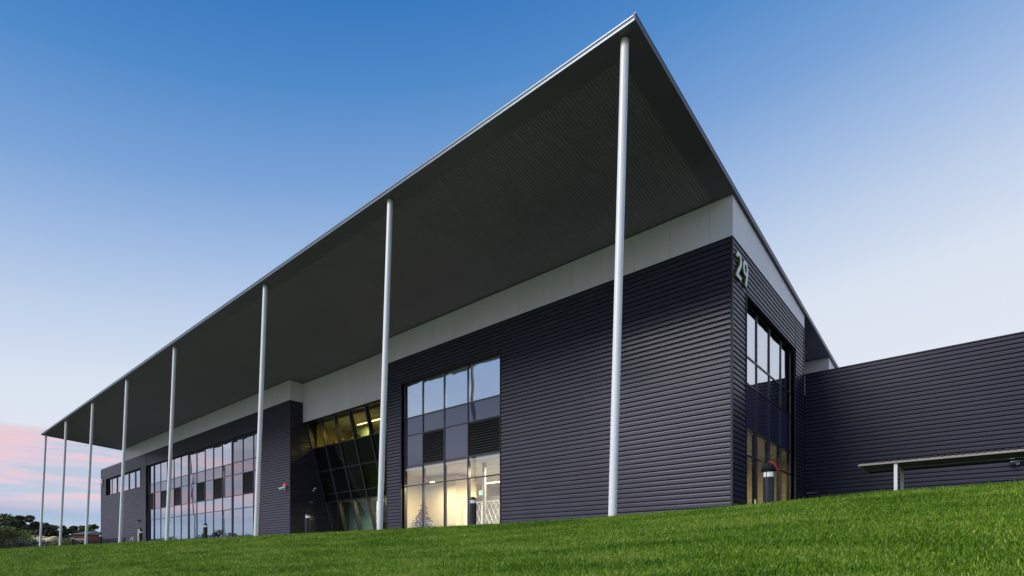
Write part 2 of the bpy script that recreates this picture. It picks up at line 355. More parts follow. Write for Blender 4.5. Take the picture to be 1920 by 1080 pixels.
# corner trims and joint strips
def trim(name, x0, x1, y0, y1, z0, z1, m='trim', p=None): 
    mb = MB(); mb.box(x0, x1, y0, y1, z0, z1); return bevel(mb.build(name, M[m], p or B), .006, 1)
trim('corner_trim', -.06, .028, -.028, .06, GZ, ZT); trim('corner_trim', L0-.06, L0+.028, -.028, .06, GZ, ZT)
trim('corner_trim', NX0-.02, NX0+.05, -.028, .06, GZ, ZT); trim('corner_trim', -.06, .028, SW-.06, SW+.03, GZ, 11.95)
trim('corner_trim', FL-.03, FL+.06, -.028, .06, GZ, ZT); trim('joint_strip', BW0-.10, BW0-.0, -.026, .05, GZ, ZT, 'backing'); trim('joint_strip', -53.75, -53.6, -.02, .05, WTOP+.07, ZT, 'backing')
trim('cap_flashing', NX0-.02, .028, -.03, .04, ZT, ZT+.035); trim('cap_flashing', FL-.03, L0+.028, -.03, .04, ZT, ZT+.035); trim('cap_flashing', -.04, .03, .042, SW, ZT+.001, ZT+.036)
# pale upper wall panels
def band_x(x0, x1, y, z0, z1, pitch, start):
    xs_ = [x1]; x = start
    while x > x0+.2:
        if x < x1-.2: xs_.append(x)
        x -= pitch
    xs_.append(x0)
    for a, b_ in zip(xs_[1:], xs_[:-1]):
        mb = MB(); mb.box(a+.006, b_-.006, y-.03, y+.02, z0, z1); mb.build('wall_panel', M['white'], B)
    wallbox(x0, x1, y+.021, y+.15, z0, z1-.01)
band_x(NX0, .0, 0, ZT+.036, soff(0)-.015, 1.575, -.83)
band_x(-73.6, L0, 0, ZT+.036, soff(0)-.015, 1.575, -33.6)
RY = 1.04
band_x(L0+.012, NX0, RY, 10.37, soff(RY)-.015, 1.575, -21.6)
mb = MB(); mb.prism([(L0+.03, -.03, ZT+.036), (L0+.03, RY-.031, ZT+.036), (L0+.03, RY-.031, soff(RY)-.015), (L0+.03, -.03, soff(0)-.015)], (-.05, 0, 0)); mb.build('wall_panel', M['white'], B)
y = -.03
for yn in (2.2, 4.4, 6.6, 8.8, SW):
    mb = MB(); mb.prism([(.03, y+.006, ZT+.037), (.03, yn-.006, ZT+.037), (.03, yn-.006, soff(yn)-.015), (.03, y+.006, soff(y)-.015)], (-.05, 0, 0)); mb.build('wall_panel', M['white'], B); y = yn
mb = MB(); mb.box(-.3, -.022, .1, SW-.02, ZT, 12.5); mb.build('wall', M['backing'], B)
# rear raised part with its own pale panels
mb = MB(); mb.box(-12, -.0, 16.87, 16.92, 8.5, soff(16.9)-.01); mb.build('wall_panel', M['white'], B)
mb = MB(); mb.prism([(.03, 16.93, 8.5), (.03, 40, 8.5), (.03, 40, soff(40)-.01), (.03, 16.93, soff(16.93)-.01)], (-.05, 0, 0)); mb.build('wall_panel', M['white'], B)
mb = MB(); mb.box(.0, .028, 16.86, 16.927, 8.5, soff(16.9)-.01); mb.build('corner_trim', M['galv'], B)
wallbox(-12, -.3, SW-.1, SW, 9, 12.0); wallbox(FL+.06, FL+.25, .26, 40, .6, ZT-.02); wallbox(FL, .0, 39.8, 40, .6, 10.1); wallbox(-.25, -.03, SW, 16.8, 0, 8.5)
mb = MB(); mb.box(FL, -73.6, -.02, 40, ZT+.04, ZT+.14); mb.build('roof', M['rooft'], B)
mb = MB(); mb.box(-73.75, -73.6, .05, 40, ZT, soff(20)); mb.build('wall_panel', M['white'], B)

# roof and canopy
CXR, CXL, CY = .12, -75.2, -7.75
RF = tag(link(bpy.data.objects.new('roof', None), B, (0, 0, 13.43)))
BD = .72
def slab(mb, x0, x1, y0, y1, lo, hi, mi=0):      # follows the roof slope
    mb.hexa([(x0,y0,soff(y0)+lo),(x1,y0,soff(y0)+lo),(x1,y1,soff(y1)+lo),(x0,y1,soff(y1)+lo),(x0,y0,soff(y0)+hi),(x1,y0,soff(y0)+hi),(x1,y1,soff(y1)+hi),(x0,y1,soff(y1)+hi)], mi)
mb = MB(); slab(mb, CXL+.02, CXR-.02, CY+.02, 40, .10, .155); mb.build('roof_sheet', M['rooft'], RF)
mb = MB(); slab(mb, CXL, CXR, CY, CY+BD, 0, .1); mb.build('soffit_border', M['soffittrim'], RF)
mb = MB(); slab(mb, CXR-.80, CXR, CY+BD+.002, 40, 0, .1); mb.build('soffit_border', M['soffittrim'], RF)
mb = MB(); slab(mb, CXL, CXL+.8, CY+BD+.002, -.0, 0, .1); mb.build('soffit_border', M['soffittrim'], RF)
# ribbed soffit sheet: ribs run from the edge to the wall
mb = MB(); P = .125; x = CXL+.8; y0 = CY+BD+.004; y1 = 1.1; prof = [(0, .050), (.30, .050), (.42, .032), (.88, .032), (1.0, .050)]
for (ya, yb, xa, xb) in ((y0, y1, CXL+.8, CXR-.8), (SW, 16.9, -9, CXR-.8)):
    x = xa; line = []
    while x < xb-.001:
        for tt, h in prof[:-1]:
            if x+tt*P < xb: line.append((x+tt*P, h))
        x += P
    line.append((xb, .055)); n0 = len(mb.v)
    for (xx, h) in line: mb.v += [(xx, ya, soff(ya)+h), (xx, yb, soff(yb)+h)]
    for i in range(len(line)-1): mb.f.append((n0+2*i, n0+2*i+1, n0+2*i+3, n0+2*i+2)); mb.m.append(0)
mb.build('soffit_sheet', M['soffit'], RF, kind='stuff')
mb = MB(); slab(mb, CXL, CXR, CY-.03, CY-.001, -.01, .06); bevel(mb.build('fascia', M['gutter'], RF), .008, 1)
mb = MB(); slab(mb, CXL, CXR, CY-.065, CY-.031, .07, .13); bevel(mb.build('gutter', M['gutter'], RF), .012, 2)
mb = MB(); slab(mb, CXR+.001, CXR+.022, CY-.03, 40, -.012, .165); bevel(mb.build('fascia', M['soffittrim'], RF), .006, 1)
mb = MB(); slab(mb, CXR-.02, CXR+.03, CY-.03, 40, .166, .182); mb.build('edge_flashing', M['gutter'], RF)
mb = MB(); slab(mb, CXL-.022, CXL-.001, CY-.03, 0, -.012, .165); mb.build('fascia', M['soffittrim'], RF)

# the canopy poles
cx_ = [-.47, -10.72, -21.16, -34.0, -44.39, -54.74, -65.0, -75.0]
def column_mesh(dx):
    mb = MB(); base = Vector((0, 0, -.35)); yt = .48; top = Vector((dx, yt, 0))
    zt = soff(-7.92+yt)-GZ+.02; top.z = zt
    mb.tube((0, -.013*0, -.35), top, .112, .112, 32)
    return mb
for i, x in enumerate(cx_):
    mb = column_mesh(.12 if i == 0 else (.3 if i > 4 else .05)); mb.v = [(a+x, b_-7.92, c+GZ) for a, b_, c in mb.v]
    mb.build('column', M['colpaint'], B, smooth='auto')
    pl = MB(); ztp = soff(-7.44); pl.tube((x+.05, -7.45, ztp-.012), (x+.05, -7.44, ztp+.03), .15, .15, 24); pl.build('cap_plate', M['soffittrim'], B)

# ------------------------------------------------------------------ curtain walls
class CW:
    """vertical or leaning curtain wall: u along the wall, d outward, z up"""
    def __init__(s, O, U, Nn, slant=None): s.O = Vector(O); s.U = Vector(U); s.N = Vector(Nn); s.sl = slant or (lambda z: 0)
    def P(s, u, d, z): p = s.O+s.U*u+s.N*(d+s.sl(z)); return (p.x, p.y, z)
    def hexa(s, mb, u0, u1, d0, d1, z0, z1, mi=0):
        mb.hexa([s.P(u0,d1,z0), s.P(u1,d1,z0), s.P(u1,d0,z0), s.P(u0,d0,z0), s.P(u0,d1,z1), s.P(u1,d1,z1), s.P(u1,d0,z1), s.P(u0,d0,z1)], mi)
    def part(s, name, m, parent, *a, bev=0):
        mb = MB(); s.hexa(mb, *a); o = mb.build(name, M[m], parent)
        if bev: bevel(o, bev, 1)
        return o
def curtain(win, cw, us, zs, kinds, wide=(), mull=.08, back=.16, dfront=.045, fd=0.0, wob=.0042):
    """us: mullion positions, zs: transom heights; kinds[row][col] -> material key or 'louver'"""
    for u in us:
        w = .085 if any(abs(u-q) < .05 for q in wide) else mull/2
        cw.part('mullion', 'frame', win, u-w, u+w, fd-back, fd+dfront+(.03 if w > .04 else 0), zs[0], zs[-1], bev=.004)
    for z in zs:
        for a, b_ in zip(us[:-1], us[1:]):
            cw.part('transom', 'frame', win, a+mull/2+.002, b_-mull/2-.002, fd-back*.7, fd+dfront-.012, z-.03, z+.03)
    for r in range(len(zs)-1):
        for c in range(len(us)-1):
            k = kinds(r, c); u0, u1, z0, z1 = us[c]+.03, us[c+1]-.03, zs[r]+.032, zs[r+1]-.032
            if k == 'louver':
                mb = MB(); n = max(6, int((z1-z0)/.13)); h = (z1-z0)/n
                for i in range(n):
                    za = z0+i*h; p = [cw.P(u0, fd+.02, za+.005), cw.P(u0, fd+.008, za+.005), cw.P(u0, fd-.07, za+h*.85), cw.P(u0, fd-.06, za+h*.95)]
                    mb.prism(p, cw.U*(u1-u0))
                cw.hexa(mb, u0, u1, fd-.10, fd-.09, z0, z1)
                mb.build('louver', M['louver'], win, kind='stuff')
            else:
                j = random.uniform(-wob, wob); q = random.uniform(-wob, wob)
                mb = MB(); uc = (u0+u1)/2; zc = (z0+z1)/2
                def Q(u, d, z): return cw.P(u, fd+d+(u-uc)*j+(z-zc)*q, z)
                mb.hexa([Q(u0,0,z0),Q(u1,0,z0),Q(u1,-.012,z0),Q(u0,-.012,z0),Q(u0,0,z1),Q(u1,0,z1),Q(u1,-.012,z1),Q(u0,-.012,z1)])
                mb.build('pane' if 'spandrel' not in k else 'spandrel_panel', M[k], win)
def surround(win, cw, u0, u1, z0, z1, depth, w=.05, proud=.045):
    cw.part('window_surround', 'trim', win, u0-w, u0, -depth, proud, z0, z1+w, bev=.005)
    cw.part('window_surround', 'trim', win, u1, u1+w, -depth, proud, z0, z1+w, bev=.005)
    cw.part('window_surround', 'trim', win, u0+.001, u1-.001, -depth, proud-.003, z1, z1+w, bev=.005)
def winroot(name, at): return link(bpy.data.objects.new(name, None), B, at)
ZR = [1.02, 4.24, 5.40, 7.25, 8.30, 10.38]
# near front window
w1 = winroot('window', (-15.4, .2, 1)); cw = CW((0, 0, 0), (1, 0, 0), (0, -1, 0))
surround(w1, cw, NWL, NWR, 1.0, WTOP, .26)
def k1(r, c):
    if r <= 1: return 'glass_low'
    if r == 2: return 'louver' if c in (1, 3) else 'spandrel'
    if r == 3: return 'spandrel'
    return 'glass_top'
curtain(w1, cw, [NWL+.03, -17.7, -15.87, -14.0, NWR-.03], ZR, k1, fd=-.22)
# side window
w2 = winroot('window', (-.2, 5.3, 1)); cws = CW((0, 0, 0), (0, 1, 0), (1, 0, 0))
surround(w2, cws, SY0, SY1, 1.0, STOP, .26)
def k2(r, c):
    if r <= 1: return 'glass_mid'
    return 'spandrel' if r in (2,) else 'glass_top'
curtain(w2, cws, [SY0+.03, 3.6, 5.42, 7.28, SY1-.03], [1.02, 4.13, 5.24, 7.05, 8.15, STOP-.02], k2, fd=-.22)
# large far front window
w3 = winroot('window', (-52, .2, 1)); surround(w3, cw, BW0, BW1, 1.0, WTOP+.02, .26)
us3 = [BW0+.03, -63.8, -61.7, -59.65, -57.65, -55.65, -53.6, -51.5, -49.45, -47.5, -45.5, -43.4, -41.3, -39.3, BW1-.03]
def k3(r, c):
    if r <= 1: return 'glass_far'
    if r == 2: return 'louver' if c in (0, 2, 4, 7, 9, 12) else 'spandrel_far'
    if r == 3: return 'spandrel_far'
    return 'glass_far' if c < 11 else 'spandrel_far'
curtain(w3, cw, us3, [1.02, 1.86]+ZR[1:], lambda r, c: k3(max(0, r-1), c), wide=(-63.8, -53.6, -43.4), fd=-.22)
# strip window far left
w4 = winroot('window', (-75, .2, 8.25)); surround(w4, cw, -82.02, -67.86, 8.25, 10.40, .26); cw.part('window_surround', 'trim', w4, -82.07, -67.81, -.26, .04, 8.2, 8.249)
us4 = [-81.99, -80.2, -77.85, -75.3, -72.9, -70.4, -67.89]
curtain(w4, cw, us4, [8.28, 10.37], lambda r, c: 'glass_far', wide=(-77.85, -72.9, -70.4), fd=-.22)
# leaning entrance glazing in the recess
sl = lambda z: -(1.33+(10.39-z)*.263)+.0
w5 = winroot('entrance_window', (-27, 2.6, 1)); cwi = CW((0, 0, 0), (1, 0, 0), (0, -1, 0), sl)
us5 = [L0+.08, -30.83, -28.9, -26.97, -25.04, -23.11, -21.2, NX0-.03]
M['spandrel_dark'] = glass('dark_header_glass', None, .03, .01, back=(.006, .006, .007))
M['glass_ent'] = glass('entrance_glass', (.62, .62, .46), .03, .02)
M['glass_entlow'] = glass('entrance_glass_low', (.8, .84, .8), .06, .01)
curtain(w5, cwi, us5, [1.02, 4.35, 4.95, 6.69, 8.44, 10.36], lambda r, c: 'spandrel_dark' if r in (1, 3) or (r == 2 and c < 3) else ('glass_ent' if r >= 2 else 'glass_entlow'), mull=.12, back=.22, dfront=.07, wob=.004)

# far side door of the left block with its lamp
dr = link(bpy.data.objects.new('door', None), B, (-68.2, -.03, 1.0))
trim('door_leaf', -68.75, -67.75, -.06, .02, 1.0, 3.3, 'render', dr); trim('door_frame', -68.88, -68.76, -.09, .02, 1.0, 3.42, 'black', dr); trim('door_frame', -67.74, -67.62, -.09, .02, 1.0, 3.42, 'black', dr); trim('door_frame', -68.75, -67.75, -.09, .02, 3.31, 3.42, 'black', dr)

# ------------------------------------------------------------------ rooms behind the glass
def room(x0, x1, y0, y1, z0, z1, wm, fm='carpet', cm='ceil', openr=False):
    for nm, q, mm in (('interior_wall', (x0, x1, y1, y1+.1, z0, z1), wm), ('interior_wall', (x0-.1, x0-.001, y0, y1, z0, z1), wm), ('interior_wall', (x1+.001, x1+.1, y0, y1, z0, z1), wm),
                      ('interior_floor', (x0-.1, x1+.1, y0, y1+.1, z0-.12, z0-.001), fm), ('interior_ceiling', (x0-.1, x1+.1, y0, y1+.1, z1+.001, z1+.12), cm)):
        if openr and q[0] == x1+.001: continue
        mb = MB(); mb.box(*q); mb.build(nm, M[mm], B)
room(-20.5, -.4, .26, 10.4, 1.02, 5.18, 'cream', openr=True); room(-20.5, -.4, .26, 10.4, 7.30, 10.50, 'grey', openr=True)
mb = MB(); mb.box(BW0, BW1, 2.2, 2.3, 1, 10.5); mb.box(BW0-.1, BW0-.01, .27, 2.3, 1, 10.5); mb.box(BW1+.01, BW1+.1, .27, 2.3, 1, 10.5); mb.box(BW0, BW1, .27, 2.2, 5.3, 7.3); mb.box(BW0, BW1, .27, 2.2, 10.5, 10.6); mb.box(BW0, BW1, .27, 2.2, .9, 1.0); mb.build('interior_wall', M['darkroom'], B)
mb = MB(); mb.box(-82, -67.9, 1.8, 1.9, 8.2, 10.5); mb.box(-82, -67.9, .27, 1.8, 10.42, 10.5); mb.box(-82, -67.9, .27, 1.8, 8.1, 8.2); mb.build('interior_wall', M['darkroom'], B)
# partition inside the lit ground floor room
mb = MB(); mb.box(-20.4, -17.6, 2.6, 2.75, 1.02, 5.0); mb.box(-17.6, -17.45, 2.6, 4.4, 1.02, 5.0); mb.build('interior_wall', M['cream'], B)
mb = MB(); mb.box(-19.5, -16.9, 6.4, 6.6, 1.02, 4.1); mb.build('interior_wall', M['grey'], B)
mb = MB(); mb.tube((-13.74, 1.2, 1.02), (-13.74, 1.2, 5.3), .10, .10, 16); mb.build('interior_column', M['galv'], B, smooth='auto')
# foyer and upper room behind the leaning glazing
room(L0+.1, NX0-.0, 4.0, 10.5, 1.02, 4.55, 'ochre'); 
mb = MB(); mb.box(-32.0, -28.3, 4.6, 4.7, 1.02, 4.4); mb.build('interior_wall', M['teal'], B)
mb = MB(); mb.box(L0+.11, L0+.18, 4.0, 10.4, 1.03, 4.5); mb.build('interior_wall', M['darkroom'], B)
mb = MB(); mb.box(L0+.1, NX0, 2.9, 7.0, 6.45, 6.6); mb.box(L0+.1, NX0, 6.0, 6.1, 6.6, 8.3); mb.build('interior_floor', M['carpet'], B)
mb = MB(); mb.box(L0+.1, NX0, 2.95, 3.2, 4.6, 6.45); mb.build('interior_wall', M['darkroom'], B)
room(L0+.15, NX0-.05, 2.1, 5.6, 8.40, 10.34, 'ochre'); 
mb = MB(); mb.box(-30.7, -29.0, 4.4, 4.5, 8.45, 10.2); mb.box(-25.0, -22.9, 3.6, 3.7, 8.42, 10.33); mb.build('interior_wall', M['teal'], B)

def area(name, loc, sx, sy, power, color, rot=(0, 0, 0)):
    l = bpy.data.lights.new(name, 'AREA'); l.shape = 'RECTANGLE'; l.size = sx; l.size_y = sy; l.energy = power; l.color = color
    o = bpy.data.objects.new(name, l); col.objects.link(o); o.location = loc; o.rotation_euler = rot; return o
def ceiling_light(x, y, z, ln, label, power, color=(1, .88, .66), rz=0):
    r = empty('ceiling_light', (x, y, z), label, 'light', 'lit ceiling lights inside the building')
    mb = MB(); mb.box(x-ln/2, x+ln/2, y-.09, y+.09, z-.02, z+.04); mb.build('housing', M['whitepl'], r)
    mb = MB(); mb.box(x-ln/2+.03, x+ln/2-.03, y-.07, y+.07, z-.04, z-.021); mb.build('diffuser', M['lamp'], r)
    area('lamp_light', (x, y, z-.06), ln, .2, power*8, color)
ceiling_light(-17.9, 1.1, 4.5, .35, 'short lit ceiling lamp in front of the cream wall behind the ground floor window', 22)
ceiling_light(-12.4, 1.8, 5.0, 1.2, 'lit lamp close behind the glass at the right end of the ground floor window', 40)
ceiling_light(-15.0, 3.3, 4.45, 1.4, 'lit lamp above the lattice screen at the right of the ground floor window', 34)
ceiling_light(-14.6, 6.0, 5.0, 3.0, 'long lit lamp at the back of the ground floor room', 70)
ceiling_light(-3.2, 5.2, 4.9, 3.0, 'lit lamp in the corner room behind the side window', 55, (1, .88, .62))
ceiling_light(-12.5, 3.2, 10.2, 3.0, 'lit lamp upstairs behind the upper row of the front window', 45, (1, .95, .85))
ceiling_light(-27.0, 5.2, 4.45, 3.0, 'lit lamp in the entrance foyer', 30, (1, .9, .65))
ceiling_light(-22.6, 4.9, 4.45, 1.6, 'lit lamp by the right end of the entrance foyer', 30, (1, .85, .45))
ceiling_light(-27.9, 3.7, 10.2, 3.2, 'lit lamp in the yellow room above the entrance', 24, (1, .82, .4))

# things in the ground floor room
def xmas(x, y, z, h):
    r = empty('christmas_tree', (x, y, z), 'bare looking christmas tree standing behind the ground floor window', 'tree')
    mb = MB(); mb.tube((x, y, z), (x, y, z+h), .05, .01, 8); mb.lathe([(.3, 0), (.28, .06), (.05, .08)], (x, y, z), 16); mb.build('trunk', M['bark'], r)
    mb = MB()
    lv = 15
    for i in range(lv):
        f = i/(lv-1); zz = z+.35+(h-.45)*f; rad = .95*(1-f)**.85+.05; n = int(14*(1-f)+6)
        for k in range(n):
            a = random.random()*6.28; rr = rad*random.uniform(.75, 1.08); tip = Vector((x+rr*math.cos(a), y+rr*math.sin(a), zz-rr*.22)); st = Vector((x, y, zz+.05))
            for q in range(5):
                p = st.lerp(tip, .35+.65*q/4); d = Vector((random.uniform(-1, 1), random.uniform(-1, 1), random.uniform(-.6, .6))).normalized()*random.uniform(.05, .11); e = d.cross(Vector((random.uniform(-1, 1), random.uniform(-1, 1), 1))).normalized()*.035
                mb.poly([p-d-e, p+d-e, p+d+e, p-d+e])
    mb.build('foliage', M['leaf_xmas'], r)
xmas(-19.0, 1.35, 1.02, 2.4)
def chair(x, y, rz, label):
    r = empty('lounge_chair', (x, y, 1.02), label, 'chair', 'lounge chairs behind the ground floor window')
    def bx(mb, a, b_, c, d, e, f):
        cs, sn = math.cos(rz), math.sin(rz); pts = []
        for zz in (e, f):
            for (px, py) in ((a, c), (b_, c), (b_, d), (a, d)): pts.append((x+px*cs-py*sn, y+px*sn+py*cs, 1.02+zz))
        mb.hexa(pts)
    mb = MB(); bx(mb, -.35, .35, -.35, .3, .28, .42); bevel(mb.build('seat', M['teal'], r), .04)
    mb = MB(); bx(mb, -.37, .37, .3, .42, .25, .85); bevel(mb.build('backrest', M['teal'], r), .04)
    for a in (-.3, .3):
        for c in (-.3, .33): mb = MB(); bx(mb, a-.02, a+.02, c-.02, c+.02, 0, .28); mb.build('leg', M['galv'], r)
chair(-15.95, 1.5, .6, 'pale green lounge chair left of the dark bollard behind the window'); chair(-13.7, 1.5, -.5, 'pale green lounge chair at the right end of the ground floor window')
# diamond lattice screen
r = empty('lattice_screen', (-15.8, 3.2, 1.02), 'white diamond lattice room divider behind the right end of the ground floor window', 'screen')
mb = MB(); xa, xb, yy, za, zb = -17.35, -14.3, 3.2, 1.05, 3.35
for q in ((xa, xa+.05, za, zb), (xb-.05, xb, za, zb), (-15.85, -15.8, za+.051, zb-.051), (xa+.051, xb-.051, zb-.05, zb), (xa+.051, xb-.051, za, za+.05)): mb.box(q[0], q[1], yy-.03, yy+.03, q[2], q[3])
mb.build('frame', M['whitepl'], r)
mb = MB(); st = .34
k = xa-2.4
while k < xb+.2:
    for sgn in (1, -1):
        pts = []
        for s in np.linspace(0, 1, 60):
            xx = (k if sgn > 0 else k+2.3)+sgn*s*(zb-za)*.5*1.0; zz = za+s*(zb-za)
            if xa < xx < xb: pts.append((xx, zz))
        if len(pts) > 2: mb.tube((pts[0][0], yy+.004*sgn, pts[0][1]), (pts[-1][0], yy+.004*sgn, pts[-1][1]), .012, n=4)
    k += st
mb.build('lattice', M['whitepl'], r, kind='stuff')
# exit sign: white plate, green pictogram
M['signgreen'] = mat('exit_sign_green', (.0, .42, .22), .4, emit=((0, .8, .35), 1.6)); M['signwhite'] = mat('exit_sign_white', (.9, .95, .92), .4, emit=((.9, 1, .95), 1.3))
r = empty('exit_sign', (-14.85, 2.2, 3.6), 'small green and white running man exit sign hanging inside the ground floor window', 'sign')
sx, sy, sz = -14.85, 2.2, 3.6
mb = MB(); mb.box(sx-.24, sx+.24, sy, sy+.04, sz, sz+.24); mb.build('plate', M['signwhite'], r)
mb = MB(); mb.box(sx-.16, sx+.01, sy-.006, sy-.001, sz+.03, sz+.21); mb.box(sx+.06, sx+.2, sy-.006, sy-.001, sz+.03, sz+.21); mb.build('green_field', M['signgreen'], r)
mb = MB()
mb.tube((sx-.06, sy-.008, sz+.175), (sx-.06, sy-.012, sz+.175), .018, n=10)
for a, b_ in (((-.06, .15), (-.08, .10)), ((-.08, .10), (-.05, .05)), ((-.08, .10), (-.12, .06)), ((-.065, .14), (-.03, .12)), ((-.065, .14), (-.11, .13))):
    mb.tube((sx+a[0], sy-.01, sz+a[1]), (sx+b_[0], sy-.01, sz+b_[1]), .008, n=6)
mb.prism([(sx+.09, sy-.008, sz+.12), (sx+.14, sy-.008, sz+.16), (sx+.14, sy-.008, sz+.13), (sx+.18, sy-.008, sz+.13), (sx+.18, sy-.008, sz+.11), (sx+.14, sy-.008, sz+.11), (sx+.14, sy-.008, sz+.08)], (0, -.004, 0))
mb.build('pictogram', M['signwhite'], r)
mb = MB(); mb.tube((sx, sy+.02, sz+.24), (sx, sy+.02, 5.3), .012, n=6); mb.build('hanger', M['galv'], r)
# coloured boxes on the sill of the yellow upper room
cols = [('red', (.5, .03, .03)), ('orange', (.65, .25, .03)), ('white', (.7, .7, .66)), ('dark green', (.03, .12, .05)), ('yellow', (.7, .5, .05)), ('brown', (.2, .1, .05))]
for i, (cn, cc) in enumerate(cols):
    xx = -31.2+i*.72; mb = MB(); hgt = .22+.1*(i % 3); mb.box(xx, xx+.38, 2.15, 2.45, 8.47, 8.47+hgt); o = mb.build('storage_box', mat(cn.replace(' ', '_')+'_card', cc, .6, noise=(9, .2, (1, 1, 1)))); bevel(o, .01)
    tag(o, cn+' box on the window sill of the yellow lit room above the entrance', 'box', 'boxes on the upper sill above the entrance')

# ------------------------------------------------------------------ house numbers
def ribbon(mb, pts, w, plane, thick):
    """bold stroke along 2-D points; plane maps (u, v, depth) to the world"""
    n = len(pts); Lf = []; Rt = []
    for i in range(n):
        a = Vector(pts[max(0, i-1)]); b_ = Vector(pts[min(n-1, i+1)]); d = (b_-a).normalized(); nn = Vector((-d.y, d.x))*w/2; p = Vector(pts[i])
        Lf.append(p+nn); Rt.append(p-nn)
    k = len(mb.v)
    for l, r_ in zip(Lf, Rt):
        mb.v += [plane(l.x, l.y, thick), plane(r_.x, r_.y, thick), plane(l.x, l.y, 0), plane(r_.x, r_.y, 0)]
    for i in range(n-1):
        a = k+4*i; c = a+4
        mb.f += [(a, a+1, c+1, c), (a+2, c+2, c+3, a+3), (a, c, c+2, a+2), (a+1, a+3, c+3, c+1)]; mb.m += [0, 1, 1, 1]
    e = k+4*(n-1); mb.f += [(k, k+2, k+3, k+1), (e, e+1, e+3, e+2)]; mb.m += [1, 1]
def arc(cx, cy, rx, ry, a0, a1, n): return [(cx+rx*math.cos(R(a0+(a1-a0)*i/n)), cy+ry*math.sin(R(a0+(a1-a0)*i/n))) for i in range(n+1)]
TWO = arc(.5, 1.45, .36, .42, 172, -20, 16)+[(.72, 1.0), (.38, .55), (.17, .16)]
TWO_B = [(.04, .13), (.92, .13)]
NINE_L = arc(.5, 1.38, .33, .46, 0, 360, 28)
NINE_T = [(.83, 1.38)]+[(.80, .98), (.68, .5), (.52, .0)]
def number(origin, U, outv, s, label, WF=.82):
    r = empty('house_number', origin, label, 'number'); O = Vector(origin); U = Vector(U); OV = Vector(outv)
    for gi_, strokes in enumerate(((TWO, TWO_B), (NINE_L, NINE_T))):
        mb = MB()
        for q, stv in enumerate(strokes):
            ribbon(mb, stv, .27, lambda u, v, d, q=q: tuple(O+U*((u*WF+gi_*WF*1.2)*s)+Vector((0, 0, v*s*.99))+OV*(.035+d+.0015*q)), .07)
        mb.build('digit', [M['numface'], M['numside']], r)
        st_ = MB()
        for v_ in (.2, 1.5):
            p = O+U*((.5*WF+gi_*WF*1.2)*s)+Vector((0, 0, v_*s)); st_.tube(p, p+OV*.04, .015, n=8)
        st_.build('stand_off', M['galv'], r)
number((.0, .14, 10.46), (0, 1, 0), (1, 0, 0), .50/1.0*1.0, 'white 29 with green edges by the near corner under the pale band', 1.26)
number((-84.55, -.0, 9.55), (1, 0, 0), (0, -1, 0), .55, 'small pale 29 at the far left end of the long wall')

# ------------------------------------------------------------------ the wing on the right
Wg = empty('warehouse_wing', (0, SW, 1), 'lower dark clad wing running right from the inner corner behind the awning', 'building')
WZ = 9.50; WX1 = 34
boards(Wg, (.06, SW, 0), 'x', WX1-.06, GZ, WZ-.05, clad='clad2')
mb = MB(); mb.box(.06, WX1, SW+.052, SW+.3, .6, WZ-.06); mb.build('wall', M['backing'], Wg)
mb = MB(); mb.box(.03, WX1, SW-.045, SW+.1, WZ-.05, WZ+.01); bevel(mb.build('cap_flashing', M['trim'], Wg), .008, 1)
mb = MB(); mb.box(.05, WX1, SW+.101, 48, WZ-.3, WZ-.02); mb.build('roof', M['rooft'], Wg)
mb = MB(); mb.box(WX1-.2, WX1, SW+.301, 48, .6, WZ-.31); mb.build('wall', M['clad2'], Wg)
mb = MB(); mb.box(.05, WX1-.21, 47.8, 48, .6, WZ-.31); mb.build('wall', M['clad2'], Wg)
# wall tap near the inner corner
r = empty('wall_tap', (.35, SW-.05, 3.3), 'short pipe stub low on the wing wall by the inner corner', 'pipe')
mb = MB(); mb.tube((.2, SW+.0, 3.3), (.2, SW-.14, 3.3), .025, n=10); mb.tube((.2, SW-.14, 3.3), (.65, SW-.14, 3.3), .022, n=10); mb.build('pipe', M['galv'], r); mb = MB(); mb.tube((.6, SW-.14, 3.3), (.6, SW-.14, 3.42), .03, n=10); mb.build('valve', M['black'], r)

# awning shelter in front of the wing
A = empty('awning', (4.6, 5, 1.1), 'flat corrugated awning on pale posts in front of the right wing', 'shelter')
ax0, ax1, ay0, ay1, az = 3.45, 22, 3.74, 6.15, 3.56
mb = MB(); n0 = 0; x = ax0; line = []
while x < ax1:
    line += [(x, 0), (x+.10, 0), (x+.125, .032), (x+.165, .032), (x+.19, 0)]; x += .19
for xx, h in line: mb.v += [(xx, ay0-.03, az+h), (xx, ay1, az+h+.03), ]
for i in range(len(line)-1): mb.f.append((2*i, 2*i+1, 2*i+3, 2*i+2)); mb.m.append(0)
o = mb.build('roof_sheet', M['backing'], A, kind='stuff'); so_ = o.modifiers.new('thick', 'SOLIDIFY'); so_.thickness = .008
M['tanpaint'] = mat('tan_fascia_paint', (.36, .32, .28), .5, noise=(3, .08, (1, 1, 1)))
mb = MB(); mb.box(ax0, ax1, ay0, ay0+.05, az-.095, az-.006); bevel(mb.build('front_beam', M['tanpaint'], A), .004, 1)
mb = MB(); mb.box(ax0, ax0+.05, ay0+.052, ay1, az-.085, az-.006); mb.build('end_beam', M['tanpaint'], A)
mb = MB(); mb.box(ax0+.052, ax1, ay1-.05, ay1, az-.07, az-.004); mb.build('rear_beam', M['black'], A)
for yy in np.arange(ay0+.4, ay1-.2, .45): mb = MB(); mb.box(ax0+.052, ax1, yy, yy+.06, az-.05, az-.006); mb.build('purlin', M['soffit'], A)
